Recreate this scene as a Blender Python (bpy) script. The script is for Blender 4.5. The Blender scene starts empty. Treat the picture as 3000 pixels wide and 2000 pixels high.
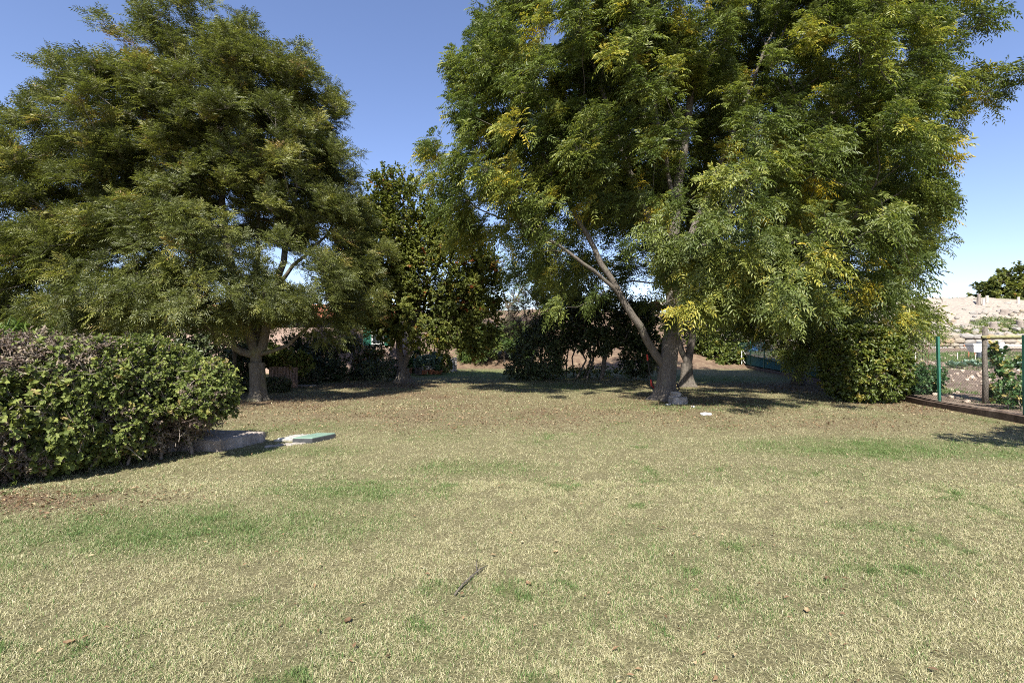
import bpy, bmesh, math, random
import numpy as np
from mathutils import Vector, Matrix

rng = np.random.default_rng(11)
random.seed(11)
SC = bpy.context.scene
COL = SC.collection
R = math.radians

# ------------------------------------------------------------------ camera, sky, sun, exposure
FPX = 17.0 / 36.0 * 1024.0
CAMZ = 1.6
cam_d = bpy.data.cameras.new("camera")
cam_d.lens = 17.0
cam_d.sensor_width = 36.0
cam_d.clip_end = 3000.0
cam = bpy.data.objects.new("camera", cam_d)
COL.objects.link(cam)
cam.location = (0, 0, CAMZ)
cam.rotation_euler = (R(90), 0, 0)
SC.camera = cam

SUN_EL, SUN_ROT = R(47), R(188)
world = bpy.data.worlds.new("World")
SC.world = world
world.use_nodes = True
wn = world.node_tree
sky = wn.nodes.new("ShaderNodeTexSky")
sky.sky_type = 'NISHITA'
sky.sun_disc = False
sky.sun_elevation = SUN_EL
sky.sun_rotation = SUN_ROT
sky.altitude = 0
sky.air_density = 1.0
sky.dust_density = 0.35
sky.ozone_density = 5.0
bg = wn.nodes["Background"]
bg.inputs[1].default_value = 0.09
tint = wn.nodes.new("ShaderNodeMix")
tint.data_type = 'RGBA'
tint.blend_type = 'MULTIPLY'
tint.inputs[0].default_value = 1.0
tint.inputs[7].default_value = (1.2, 1.02, 1.05, 1)
wn.links.new(sky.outputs[0], tint.inputs[6])
wn.links.new(tint.outputs[2], bg.inputs[0])

sd = Vector((math.sin(SUN_ROT) * math.cos(SUN_EL), math.cos(SUN_ROT) * math.cos(SUN_EL), math.sin(SUN_EL)))
sun_d = bpy.data.lights.new("sun", 'SUN')
sun_d.energy = 5.0
sun_d.angle = R(0.5)
sun_d.color = (1.0, 0.95, 0.86)
sun = bpy.data.objects.new("sun", sun_d)
COL.objects.link(sun)
sun.rotation_euler = sd.to_track_quat('Z', 'Y').to_euler()

vs = SC.view_settings
vs.view_transform = 'Standard'
vs.look = 'None'
vs.exposure = 1.22
vs.gamma = 1.0
vs.use_curve_mapping = False
SC.cycles.use_denoising = False
SC.cycles.max_bounces = 7
SC.cycles.diffuse_bounces = 4
SC.cycles.transmission_bounces = 4
SC.cycles.filter_width = 1.0

# ------------------------------------------------------------------ helpers
def at(px, py, d):
    """a point of the photograph (3000 px wide) at depth d -> world"""
    return np.array([(px * 1024 / 3000 - 512) / FPX * d, d, CAMZ + (1000 - py) * (1024 / 3000) / FPX * d])

def gx(px, d):
    return (px * 1024 / 3000 - 512) / FPX * d

_lat = {}
def vnoise(x, y, s, seed=0):
    """smooth value noise in 0..1"""
    if seed not in _lat:
        _lat[seed] = np.random.default_rng(1000 + seed).random((257, 257))
    L = _lat[seed]
    u, v = np.asarray(x) / s + 71.3, np.asarray(y) / s + 37.7
    i, j = np.floor(u).astype(int), np.floor(v).astype(int)
    f, g = u - i, v - j
    f, g = f * f * (3 - 2 * f), g * g * (3 - 2 * g)
    i0, j0, i1, j1 = i % 256, j % 256, (i + 1) % 256, (j + 1) % 256
    return (L[i0, j0] * (1 - f) + L[i1, j0] * f) * (1 - g) + (L[i0, j1] * (1 - f) + L[i1, j1] * f) * g

def fbm(x, y, s, seed=0, o=4):
    t, a, n = 0, 0.5, 0
    for k in range(o):
        t = t + a * vnoise(x, y, s / 2 ** k, seed + k)
        n += a
        a *= 0.5
    return t / n

def sstep(a, b, x):
    t = np.clip((np.asarray(x) - a) / (b - a), 0, 1)
    return t * t * (3 - 2 * t)

def unit(v):
    return v / np.maximum(np.linalg.norm(v, axis=-1, keepdims=True), 1e-9)

def np_mesh(name, V, faces, mat, parent=None, attrs=None, smooth=True):
    """faces: list of (m,k) index arrays"""
    V = np.ascontiguousarray(V, dtype=np.float32)
    faces = [np.asarray(f, dtype=np.int32) for f in faces if len(f)]
    me = bpy.data.meshes.new(name)
    me.vertices.add(len(V))
    me.vertices.foreach_set("co", V.ravel())
    li = np.concatenate([f.ravel() for f in faces])
    sizes = np.concatenate([np.full(len(f), f.shape[1], dtype=np.int32) for f in faces])
    me.loops.add(len(li))
    me.loops.foreach_set("vertex_index", li)
    me.polygons.add(len(sizes))
    st = np.zeros(len(sizes), dtype=np.int32)
    st[1:] = np.cumsum(sizes)[:-1]
    me.polygons.foreach_set("loop_start", st)
    me.update(calc_edges=True)
    me.polygons.foreach_set("use_smooth", np.full(len(sizes), smooth, dtype=bool))
    for k, a in (attrs or {}).items():
        at_ = me.attributes.new(k, 'FLOAT', 'POINT')
        at_.data.foreach_set("value", np.ascontiguousarray(a, dtype=np.float32))
    me.materials.append(mat)
    o = bpy.data.objects.new(name, me)
    COL.objects.link(o)
    if parent is not None:
        o.parent = parent
        o.matrix_parent_inverse = Matrix.Translation(-Vector(parent.location))
    return o

def tag(o, label=None, cat=None, group=None, kind=None):
    for k, v in (("label", label), ("category", cat), ("group", group), ("kind", kind)):
        if v:
            o[k] = v
    return o

def thing(name, loc, label, cat, group=None):
    o = bpy.data.objects.new(name, None)
    COL.objects.link(o)
    o.empty_display_size = 0.2
    o.location = [float(c) for c in loc]
    return tag(o, label, cat, group)

class MB:
    """collects simple solids and links them as one mesh"""
    def __init__(s):
        s.v, s.f, s.n = [], [], 0
    def add(s, V, F):
        s.v.append(np.asarray(V, float))
        for f in F:
            s.f.append([i + s.n for i in f])
        s.n += len(V)
    def box(s, c, size, rz=0.0, jit=0.0, taper=1.0, tilt=(0, 0), bev=0.12):
        """box with chamfered edges; c = centre of its base"""
        hx, hy, h = size[0] / 2, size[1] / 2, size[2]
        b = bev * min(hx, hy, h)
        def ring(z, k, ins):
            x, y = hx * k - ins, hy * k - ins
            return [(x - b, y, z), (-x + b, y, z), (-x, y - b, z), (-x, -y + b, z), (-x + b, -y, z), (x - b, -y, z), (x, -y + b, z), (x, y - b, z)]
        V = np.array(ring(0, 1, 0) + ring(h - b, taper, 0) + ring(h, taper, b))
        if jit:
            V = V + rng.normal(0, jit, V.shape)
        M = Matrix.Rotation(rz, 3, 'Z') @ Matrix.Rotation(tilt[0], 3, 'X') @ Matrix.Rotation(tilt[1], 3, 'Y')
        V = V @ np.array(M).T + np.asarray(c, float)
        F = [list(range(7, -1, -1)), list(range(16, 24))]
        for r in range(2):
            for i in range(8):
                j = (i + 1) % 8
                F.append([r * 8 + i, r * 8 + j, r * 8 + 8 + j, r * 8 + 8 + i])
        s.add(V, F)
    def tube(s, pts, rad, n=8, cap=True, squash=1.0):
        pts = np.asarray(pts, float)
        rad = np.broadcast_to(np.asarray(rad, float), (len(pts),))
        V, F = tube_np(pts, rad, n)
        s.add(V, F.tolist())
        if cap:
            base = s.n - len(V)
            s.f.append([base + i for i in range(n - 1, -1, -1)])
            s.f.append([base + len(V) - n + i for i in range(n)])
    def lathe(s, c, prof, n=20):
        """prof: list of (r, z)"""
        V, F = [], []
        for r, z in prof:
            for i in range(n):
                a = 2 * math.pi * i / n
                V.append((c[0] + r * math.cos(a), c[1] + r * math.sin(a), c[2] + z))
        for k in range(len(prof) - 1):
            for i in range(n):
                j = (i + 1) % n
                F.append([k * n + i, k * n + j, k * n + n + j, k * n + n + i])
        F.append(list(range(n - 1, -1, -1)))
        F.append([(len(prof) - 1) * n + i for i in range(n)])
        s.add(V, F)
    def rock(s, c, size, rz=0, seed=0, j=.13):
        bm = bmesh.new()
        bmesh.ops.create_icosphere(bm, subdivisions=2, radius=1)
        r = np.random.default_rng(seed)
        V = np.array([v.co for v in bm.verts])
        V = np.sign(V) * np.abs(V) ** .72
        V *= 1 + r.normal(0, j, (len(V), 1)) * .6
        V = V * np.asarray(size) / 2
        ca, sa = math.cos(rz), math.sin(rz)
        V = V @ np.array([[ca, sa, 0], [-sa, ca, 0], [0, 0, 1]]) + np.asarray(c)
        F = [[v.index for v in f.verts] for f in bm.faces]
        bm.free()
        s.add(V, F)
    def build(s, name, mat, parent=None, smooth=False):
        V = np.concatenate(s.v)
        by = {}
        for f in s.f:
            by.setdefault(len(f), []).append(f)
        return np_mesh(name, V, [np.array(x) for x in by.values()], mat, parent, smooth=smooth)

def tube_np(pts, rad, n):
    pts = np.asarray(pts, float)
    T = np.gradient(pts, axis=0)
    T = unit(T)
    u = np.cross(T[0], [0.31, 0.2, 0.93])
    if np.linalg.norm(u) < 1e-3:
        u = np.cross(T[0], [1, 0, 0])
    u = unit(u)
    ang = np.arange(n) * 2 * math.pi / n
    ca, sa = np.cos(ang)[:, None], np.sin(ang)[:, None]
    out = []
    for k in range(len(pts)):
        u = u - T[k] * np.dot(u, T[k])
        u = u / max(np.linalg.norm(u), 1e-9)
        w = np.cross(T[k], u)
        out.append(pts[k] + rad[k] * (ca * u + sa * w))
    V = np.concatenate(out)
    i = np.arange(n)
    j = (i + 1) % n
    F = np.concatenate([np.stack([k * n + i, k * n + j, k * n + n + j, k * n + n + i], 1) for k in range(len(pts) - 1)])
    return V, F

# ------------------------------------------------------------------ materials
def new_mat(name):
    m = bpy.data.materials.new(name)
    m.use_nodes = True
    nt = m.node_tree
    return m, nt, nt.nodes["Principled BSDF"], nt.nodes["Material Output"]

def ramp(nt, stops, fac):
    r = nt.nodes.new("ShaderNodeValToRGB")
    e = r.color_ramp.elements
    while len(e) < len(stops):
        e.new(0.5)
    for k, (p, c) in enumerate(stops):
        e[k].position = p
        e[k].color = (c[0], c[1], c[2], 1)
    nt.links.new(fac, r.inputs[0])
    return r.outputs[0]

def noise(nt, scale, detail=4, rough=.55, stretch=None, vec='Object'):
    n = nt.nodes.new("ShaderNodeTexNoise")
    n.inputs["Scale"].default_value = scale
    n.inputs["Detail"].default_value = detail
    n.inputs["Roughness"].default_value = rough
    tc = nt.nodes.new("ShaderNodeTexCoord")
    if stretch:
        mp = nt.nodes.new("ShaderNodeMapping")
        mp.inputs["Scale"].default_value = stretch
        nt.links.new(tc.outputs[vec], mp.inputs[0])
        nt.links.new(mp.outputs[0], n.inputs[0])
    else:
        nt.links.new(tc.outputs[vec], n.inputs[0])
    return n.outputs[0]

def mixc(nt, fac, a, b, mode='MIX'):
    m = nt.nodes.new("ShaderNodeMix")
    m.data_type = 'RGBA'
    m.blend_type = mode
    for sock, v in ((m.inputs[0], fac), (m.inputs[6], a), (m.inputs[7], b)):
        if hasattr(v, 'links'):
            nt.links.new(v, sock)
        elif isinstance(v, (int, float)):
            sock.default_value = v
        else:
            sock.default_value = (v[0], v[1], v[2], 1)
    return m.outputs[2]

def math_n(nt, op, a, b=0.0):
    m = nt.nodes.new("ShaderNodeMath")
    m.operation = op
    for sock, v in ((m.inputs[0], a), (m.inputs[1], b)):
        if hasattr(v, 'links'):
            nt.links.new(v, sock)
        else:
            sock.default_value = v
    return m.outputs[0]

def bump(nt, bs, h, strength, dist):
    b = nt.nodes.new("ShaderNodeBump")
    b.inputs["Strength"].default_value = strength
    b.inputs["Distance"].default_value = dist
    nt.links.new(h, b.inputs["Height"])
    nt.links.new(b.outputs[0], bs.inputs["Normal"])

def leaf_mat(name, stops, rough=.42, trans=.3, spec=.5, tcol=1.25):
    m, nt, bs, out = new_mat(name)
    a = nt.nodes.new("ShaderNodeAttribute")
    a.attribute_name = "tint"
    c = ramp(nt, stops, a.outputs["Fac"])
    nt.links.new(c, bs.inputs["Base Color"])
    bs.inputs["Roughness"].default_value = rough
    bs.inputs["Specular IOR Level"].default_value = spec
    tr = nt.nodes.new("ShaderNodeBsdfTranslucent")
    nt.links.new(mixc(nt, 1.0, c, (tcol, tcol * 1.05, tcol * .6), 'MULTIPLY'), tr.inputs[0])
    mx = nt.nodes.new("ShaderNodeMixShader")
    mx.inputs[0].default_value = trans
    nt.links.new(bs.outputs[0], mx.inputs[1])
    nt.links.new(tr.outputs[0], mx.inputs[2])
    nt.links.new(mx.outputs[0], out.inputs[0])
    return m

def rough_mat(name, stops, scale=6, rough=.85, bmp=.5, bdist=.02, bscale=None, stretch=None, detail=5):
    m, nt, bs, out = new_mat(name)
    n = noise(nt, scale, detail, .6, stretch)
    nt.links.new(ramp(nt, stops, n), bs.inputs["Base Color"])
    bs.inputs["Roughness"].default_value = rough
    bs.inputs["Specular IOR Level"].default_value = .3
    bump(nt, bs, noise(nt, bscale or scale * 4, 5, .6, stretch), bmp, bdist)
    return m

def bark_mat(name, dark, light, moss, mossy=.5):
    m, nt, bs, out = new_mat(name)
    ridge = noise(nt, 9, 6, .65, (2.6, 2.6, .55))
    fine = noise(nt, 60, 4, .6, (1, 1, .5))
    c = ramp(nt, [(.32, dark), (.62, light)], ridge)
    c = mixc(nt, .35, c, ramp(nt, [(.3, (0.03, .027, .024)), (.7, (.3, .27, .23))], fine))
    pn = ramp(nt, [(mossy, (0, 0, 0)), (mossy + .14, (1, 1, 1))], noise(nt, 3.2, 4, .6))
    c = mixc(nt, pn, c, moss)
    nt.links.new(c, bs.inputs["Base Color"])
    bs.inputs["Roughness"].default_value = .9
    bs.inputs["Specular IOR Level"].default_value = .2
    bump(nt, bs, math_n(nt, 'ADD', ridge, math_n(nt, 'MULTIPLY', fine, .3)), 1.0, .03)
    return m

def plain(name, col, rough=.6, metal=0.0, var=.25, scale=14):
    m, nt, bs, out = new_mat(name)
    n = noise(nt, scale, 5, .6)
    lo = [c * (1 - var) for c in col]
    hi = [min(1, c * (1 + var)) for c in col]
    nt.links.new(ramp(nt, [(.3, lo), (.7, hi)], n), bs.inputs["Base Color"])
    bs.inputs["Roughness"].default_value = rough
    bs.inputs["Metallic"].default_value = metal
    bump(nt, bs, noise(nt, scale * 5, 3), .15, .004)
    return m

M_ASH = leaf_mat("ash_leaf", [(0, (.05, .075, .018)), (.45, (.125, .16, .04)), (.75, (.225, .245, .052)), (.93, (.36, .33, .055)), (1, (.5, .38, .055))], rough=.45, trans=.38, spec=.35)
M_OLIVE = leaf_mat("olive_ash_leaf", [(0, (.055, .066, .018)), (.45, (.12, .138, .038)), (.75, (.19, .2, .05)), (.93, (.28, .26, .065)), (1, (.25, .16, .06))], rough=.42, trans=.36, spec=.4)
M_MAPLE = leaf_mat("maple_leaf", [(0, (.03, .045, .012)), (.5, (.115, .135, .03)), (.8, (.18, .195, .04)), (.94, (.24, .18, .045)), (1, (.26, .09, .03))], rough=.55, spec=.25, trans=.36)
M_HEDGE = leaf_mat("hedge_leaf", [(0, (.06, .08, .02)), (.5, (.135, .17, .042)), (.8, (.21, .24, .06)), (.95, (.31, .3, .085)), (1, (.3, .23, .1))], rough=.6, spec=.25)
M_DEAD = leaf_mat("withered_leaf", [(0, (.075, .05, .038)), (.5, (.17, .125, .095)), (.8, (.3, .245, .17)), (1, (.17, .18, .075))], rough=.7, trans=.15)
M_DARK = leaf_mat("evergreen_leaf", [(0, (.018, .03, .011)), (.6, (.055, .08, .026)), (1, (.11, .13, .05))], rough=.45, trans=.12)
M_HORN = leaf_mat("hornbeam_leaf", [(0, (.05, .07, .014)), (.5, (.1, .135, .025)), (.85, (.18, .2, .035)), (1, (.3, .25, .05))], rough=.45)
M_BAMBOO = leaf_mat("bamboo_leaf", [(0, (.06, .1, .02)), (.6, (.14, .21, .045)), (1, (.25, .31, .09))], rough=.45)
M_LOCUST = leaf_mat("locust_leaf", [(0, (.05, .09, .025)), (.6, (.1, .16, .04)), (1, (.22, .24, .05))], rough=.5, trans=.35)
M_VEG = leaf_mat("garden_leaf", [(0, (.025, .06, .02)), (.5, (.06, .13, .04)), (.8, (.12, .19, .06)), (1, (.38, .3, .1))], rough=.5)
M_CABBAGE = leaf_mat("cabbage_leaf", [(0, (.08, .14, .1)), (.6, (.17, .25, .18)), (1, (.28, .34, .24))], rough=.5, trans=.12)
M_GRASS = leaf_mat("grass_blade", [(0, (.035, .095, .02)), (.28, (.13, .19, .055)), (.42, (.17, .175, .075)), (.6, (.33, .305, .165)), (.85, (.5, .455, .265)), (1, (.6, .56, .4))], rough=.6, trans=.2, spec=.3)
M_LITTER = leaf_mat("dry_leaf", [(0, (.07, .04, .02)), (.5, (.17, .1, .05)), (.8, (.28, .19, .1)), (1, (.42, .34, .2))], rough=.7, trans=.1)
M_BARK_R = bark_mat("ash_bark", (.045, .037, .03), (.13, .11, .09), (.15, .145, .1), .58)
M_BARK_L = bark_mat("lichen_bark", (.055, .046, .034), (.16, .14, .1), (.16, .15, .075), .5)
M_BARK_D = bark_mat("dark_bark", (.05, .04, .033), (.15, .125, .1), (.13, .12, .08), .62)
M_TWIG = rough_mat("twig_bark", [(.3, (.14, .11, .09)), (.7, (.3, .26, .22))], 20, bmp=.3)

# ------------------------------------------------------------------ foliage
def leaflets(base, axis, nor, length, width, tint, fold=.18, droop=.08, jag=False):
    """folded lance-shaped faces; all arrays flat (n,...) -> V, F, tint"""
    n = len(base)
    axis = unit(axis)
    nor = unit(nor - axis * np.sum(nor * axis, -1, keepdims=True))
    side = np.cross(axis, nor)
    L, Wd = length[:, None], width[:, None] * .5
    f = nor * Wd * fold * 2
    if not jag:
        V = np.stack([base, base + axis * L * .42 + side * Wd + f, base + axis * L - nor * L * droop, base + axis * L * .42 - side * Wd + f], 1)
        k = np.arange(n, dtype=np.int32)[:, None] * 4
        F = np.concatenate([k + [0, 1, 2], k + [0, 2, 3]])
        return V.reshape(-1, 3), [F], np.repeat(tint, 4)
    V = np.stack([base, base + axis * L * .22 + side * Wd * .8 + f, base + axis * L * .62 + side * Wd * .86 + f * .8, base + axis * L - nor * L * droop,
                  base + axis * L * .62 - side * Wd * .86 + f * .8, base + axis * L * .22 - side * Wd * .8 + f], 1)
    k = np.arange(n, dtype=np.int32)[:, None] * 6
    F = np.concatenate([k + [0, 1, 2, 3], k + [0, 3, 4, 5]])
    return V.reshape(-1, 3), [F], np.repeat(tint, 6)

def compound(base, d, length, tint, pairs=4, lw=.3, ll=.36, droop=.35, spread=58, face=0):
    """pinnate leaves along direction d"""
    n = len(base)
    d = unit(d)
    up = np.array([0, 0, .75]) + face + rng.normal(0, .35, (n, 3))
    nor = unit(up - d * np.sum(up * d, -1, keepdims=True))
    side = np.cross(d, nor)
    ts = np.linspace(.3, .9, pairs)
    B, A, N, LL, T = [], [], [], [], []
    L = length[:, None]
    for t in list(ts) + [1.0]:
        p = base + d * L * t - np.array([0, 0, 1.0]) * L * droop * t * t
        tan = unit(d - np.array([0, 0, 1.0]) * 2 * droop * t)
        sides = (1, -1) if t < 1 else (0,)
        for s in sides:
            th = np.radians(rng.normal(spread, 9, n))[:, None]
            a = tan if s == 0 else tan * np.cos(th) + side * s * np.sin(th)
            a = a - np.array([0, 0, 1.0]) * .22 + rng.normal(0, .09, (n, 3))
            B.append(p)
            A.append(a)
            N.append(nor + rng.normal(0, .22, (n, 3)))
            k = 1.0 - .35 * abs(t - .62)
            LL.append(length * ll * k * rng.uniform(.85, 1.12, n))
            T.append(tint + rng.normal(0, .05, n))
    LL = np.concatenate(LL)
    return leaflets(np.concatenate(B), np.concatenate(A), np.concatenate(N), LL, LL * lw, np.clip(np.concatenate(T), 0, 1))

def randdir(n):
    return unit(rng.normal(0, 1, (n, 3)))

def blob_points(blobs, n, shell=.3, gap=0.0):
    """points in a union of ellipsoids, thicker toward the outside"""
    C = np.array([b[0] for b in blobs])
    Rr = np.array([b[1] for b in blobs])
    vol = np.prod(Rr, 1) ** .8
    out = np.zeros((0, 3))
    while len(out) < n:
        k = rng.choice(len(blobs), n * 2, p=vol / vol.sum())
        p = C[k] + randdir(n * 2) * (rng.random((n * 2, 1)) ** shell) * Rr[k]
        q = np.linalg.norm((p[:, None, :] - C[None]) / Rr[None], axis=2).min(1)
        keep = rng.random(len(p)) < np.clip((q - .15) / .6, .12, 1)
        if gap:
            g = fbm(p[:, 0] + p[:, 2] * .5, p[:, 1] * .7 + p[:, 2], 1.25, 40, 2)
            keep &= (g > gap) | (rng.random(len(p)) < .12)
        out = np.concatenate([out, p[keep]])
    return out[:n]

def grow(limbs, attr, zmin, seg=.4, alpha=.12, bend=.3):
    """limbs: list of (points, r0, r1). Returns nodes, parents, radii"""
    cap = 4000 + len(attr) * 24
    P = np.zeros((cap, 3)); D = np.zeros((cap, 3)); PL = np.zeros(cap)
    par = np.full(cap, -1, dtype=np.int64); RM = np.zeros(cap); ok = np.zeros(cap, bool)
    n = 0
    for li, (pts, r0, r1) in enumerate(limbs):
        pts = np.asarray(pts, float)
        s = np.concatenate([[0], np.cumsum(np.linalg.norm(np.diff(pts, axis=0), axis=1))])
        m = max(2, int(s[-1] / seg) + 1)
        tt = np.linspace(0, s[-1], m)
        q = np.stack([np.interp(tt, s, pts[:, c]) for c in range(3)], 1)
        for _ in range(2):
            q[1:-1] = (q[:-2] + 2 * q[1:-1] + q[2:]) / 4
        q[1:-1] += rng.normal(0, .025, q[1:-1].shape)
        prev = -1
        if li:
            prev = int(np.argmin(np.linalg.norm(P[:n] - q[0], axis=1)))
            q = q[1:]
            tt = tt[1:]
        for k in range(len(q)):
            P[n] = q[k]; par[n] = prev
            D[n] = unit(q[k] - P[prev]) if prev >= 0 else (0, 0, 1)
            PL[n] = PL[prev] + np.linalg.norm(q[k] - P[prev]) if prev >= 0 else 0
            RM[n] = r0 + (r1 - r0) * tt[k] / s[-1]
            ok[n] = q[k][2] > zmin
            prev = n
            n += 1
    n0 = n
    dmin = np.array([np.linalg.norm(P[:n0] - a, axis=1).min() for a in attr])
    ends = np.zeros(len(attr), dtype=np.int64)
    for ai in np.argsort(dmin):
        a = attr[ai]
        v = a - P[:n]
        dist = np.linalg.norm(v, axis=1)
        cs = np.sum(v * D[:n], 1) / np.maximum(dist, 1e-6)
        cost = dist * (1.45 - .55 * cs) + alpha * PL[:n] + np.where(ok[:n], 0, 1e6)
        i = int(np.argmin(cost))
        L = dist[i]
        m = max(1, int(L / seg + .5))
        dirA = v[i] / max(L, 1e-6)
        d0 = unit(.55 * D[i] + .6 * dirA + np.array([0, 0, .15]))
        d1 = unit(dirA + np.array([0, 0, .1]) + rng.normal(0, .25, 3))
        p0, p1, p2, p3 = P[i], P[i] + d0 * L * bend, a - d1 * L * bend, a
        prev = i
        for k in range(1, m + 1):
            t = k / m
            q = (1 - t) ** 3 * p0 + 3 * (1 - t) ** 2 * t * p1 + 3 * (1 - t) * t * t * p2 + t ** 3 * p3
            if k < m:
                q = q + rng.normal(0, .03, 3)
            P[n] = q; par[n] = prev; D[n] = unit(q - P[prev]); PL[n] = PL[prev] + np.linalg.norm(q - P[prev]); ok[n] = True
            prev = n
            n += 1
        ends[ai] = prev
    return P[:n], par[:n], RM[:n], D[:n], ends

def branch_mesh(P, par, RM, tip, ex=.5, rmax=9):
    n = len(P)
    cnt = np.zeros(n)
    haschild = np.zeros(n, bool)
    haschild[par[par >= 0]] = True
    cnt[~haschild] = 1
    best = np.full(n, -1, dtype=np.int64)
    bc = np.zeros(n)
    for i in range(n - 1, 0, -1):
        p = par[i]
        if p >= 0:
            cnt[p] += cnt[i]
            sc = cnt[i] + 1000 * (RM[i] > 0)
            if sc > bc[p]:
                bc[p] = sc; best[p] = i
    rad = np.minimum(np.maximum(tip * cnt ** ex, RM), rmax)
    Vs, Fs, off = [], [], 0
    for i in range(n):
        p = par[i]
        if p >= 0 and best[p] == i:
            continue
        ch = ([p] if p >= 0 else []) + [i]
        j = i
        while best[j] >= 0:
            j = best[j]
            ch.append(j)
        if len(ch) < 2:
            continue
        r = rad[ch].copy()
        if p >= 0:
            r[0] = min(r[0], r[1] * 1.25)
        r[-1] *= .55
        k = 12 if r[0] > .1 else 7 if r[0] > .04 else 5 if r[0] > .015 else 3
        V, F = tube_np(P[ch], r, k)
        Vs.append(V); Fs.append(F + off); off += len(V)
    return np.concatenate(Vs), np.concatenate(Fs), rad

def flared_trunk(base, top, r0, r1, flare=.9, lobes=5, seed=0, bow=(0, 0), n=40, rings=44, depth=.12):
    """a trunk with buttressed root flare and ridged bark"""
    r = np.random.default_rng(seed)
    base, top = np.asarray(base, float), np.asarray(top, float)
    ph = r.uniform(0, 6.28, 4)
    V = []
    H = top[2] - base[2]
    for k in range(rings):
        t = k / (rings - 1)
        t = t ** 1.35
        z = t * H
        c = base + (top - base) * t + np.array([bow[0], bow[1], 0]) * math.sin(math.pi * t)
        rr = r0 + (r1 - r0) * t
        for i in range(n):
            a = 2 * math.pi * i / n
            fl = flare * math.exp(-z / .2) * (1 + .55 * math.cos(lobes * a + ph[0]) + .35 * math.cos(2 * a + ph[1]))
            q = rr * (1 + fl * .55 + .05 * math.cos(3 * a + ph[2] + z * 1.5) + .035 * math.cos(7 * a + ph[3] + z * .8)) + r.normal(0, .004)
            V.append((c[0] + q * math.cos(a), c[1] + q * math.sin(a), base[2] - depth + (z + depth if k else 0) if k == 0 else base[2] + z))
    i = np.arange(n)
    j = (i + 1) % n
    F = np.concatenate([np.stack([k * n + i, k * n + j, k * n + n + j, k * n + n + i], 1) for k in range(rings - 1)])
    return np.array(V), F

def join(parts):
    Vs, Fs, off = [], [], 0
    for V, F in parts:
        Vs.append(V); Fs.append(np.asarray(F) + off); off += len(V)
    return np.concatenate(Vs), Fs

def twig_tris(A, B, r):
    """thin three-sided twigs from A to B"""
    n = len(A)
    d = unit(B - A)
    u = unit(np.cross(d, np.array([.3, .5, .8])))
    w = np.cross(d, u)
    V = np.zeros((n, 6, 3))
    for k in range(3):
        a = k * 2.094
        o = math.cos(a) * u + math.sin(a) * w
        V[:, k] = A + o * r
        V[:, 3 + k] = B + o * r * .5
    b = np.arange(n)[:, None] * 6
    F = np.concatenate([b + [k, (k + 1) % 3, 3 + (k + 1) % 3, 3 + k] for k in range(3)])
    return V.reshape(-1, 3), F

def tuft_leaves(attr, centre, tips, per, spread, L, kind, tint0, tvar, up=.2, outw=.5, **kw):
    """tufts of leaves round every branch end; returns leaf mesh data and twigs"""
    n = len(attr)
    ao = unit(attr - centre)
    tip = np.repeat(attr, tips, 0)
    o = np.repeat(ao, tips, 0)
    tp = tip + unit(randdir(len(tip)) + o * .5 + np.array([0, 0, up])) * rng.random((len(tip), 1)) ** .6 * spread
    ct = np.repeat(np.clip(rng.normal(tint0, tvar, n), 0, 1), tips)
    ct = ct + rng.normal(0, tvar * .5, len(ct))
    ct = np.where(rng.random(len(ct)) < .04, ct + .3, ct)
    td = unit(tp - tip + o * .25)
    b = np.repeat(tp, per, 0)
    d = np.repeat(unit(td * .7 + o * outw * .6), per, 0) * .75 + randdir(len(b)) * .95 + np.array([0, 0, up])
    b = b - unit(np.repeat(td, per, 0)) * rng.random((len(b), 1)) * spread * .45
    tn = np.clip(np.repeat(ct, per) + rng.normal(0, .06, len(b)), 0, 1)
    ln = L * rng.uniform(.7, 1.2, len(b))
    if kind == 'pinnate':
        V, F, T = compound(b, d, ln, tn, face=np.repeat(o, per, 0) * .8, **kw)
    else:
        up_ = np.array([0, 0, .7]) + np.repeat(o, per, 0) * .9 + rng.normal(0, .5, (len(b), 3))
        V, F, T = leaflets(b, d - np.array([0, 0, .25]), up_ + d * .01, ln, ln * kw.get('lw', .6), tn, fold=kw.get('fold', .16), droop=kw.get('droop', .12), jag=kw.get('jag', False))
    return V, F, T, twig_tris(tip, tp, .0035)

def make_tree(name, label, cat, base, limbs, blobs, n_attr, zmin, trunk, bark, leafm, leaf, group=None, tip=.008, gap=0.0, shell=.3, twigs=True, seg=.4, ex=.5, rmax=9, extra=None, shrink=0.0):
    """trunk: dict for flared_trunk or None; leaf: dict for tuft_leaves"""
    root = thing(name, base, label, cat, group)
    blobs = [(c, np.maximum(r - shrink, r * .45)) for c, r in blobs]
    attr = blob_points(blobs, n_attr, shell, gap)
    if extra is not None:
        attr = np.concatenate([attr, extra])
    attr = attr[attr[:, 2] > zmin * .3 + .25]
    P, par, RM, D, ends = grow(limbs, attr, zmin, seg)
    V, F, rad = branch_mesh(P, par, RM, tip, ex, rmax)
    parts = [(V, F)]
    if trunk:
        parts.insert(0, flared_trunk(base, **trunk))
    centre = np.mean([b[0] for b in blobs], 0) - np.array([0, 0, 1.0])
    LV, LF, T, tw = tuft_leaves(attr, centre, **leaf)
    if twigs:
        parts.append(tw)
    V, Fs = join(parts)
    np_mesh("trunk", V, Fs, bark, root)
    np_mesh("crown", LV, LF, leafm, root, {"tint": T})
    return root

def B(px, py, d, rx, rz, ry):
    return (at(px, py, d), np.array([rx, ry, rz], float))

# ------------------------------------------------------------------ the ground
FENCE = np.array([(8.9, 4.0), (9.45, 7.0), (9.92, 9.37), (10.22, 12.1), (11.5, 17.5), (12.05, 19.8), (14.2, 29.8), (15.3, 35.5)])
def fence_x(y):
    return np.interp(y, FENCE[:, 1], FENCE[:, 0])

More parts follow.
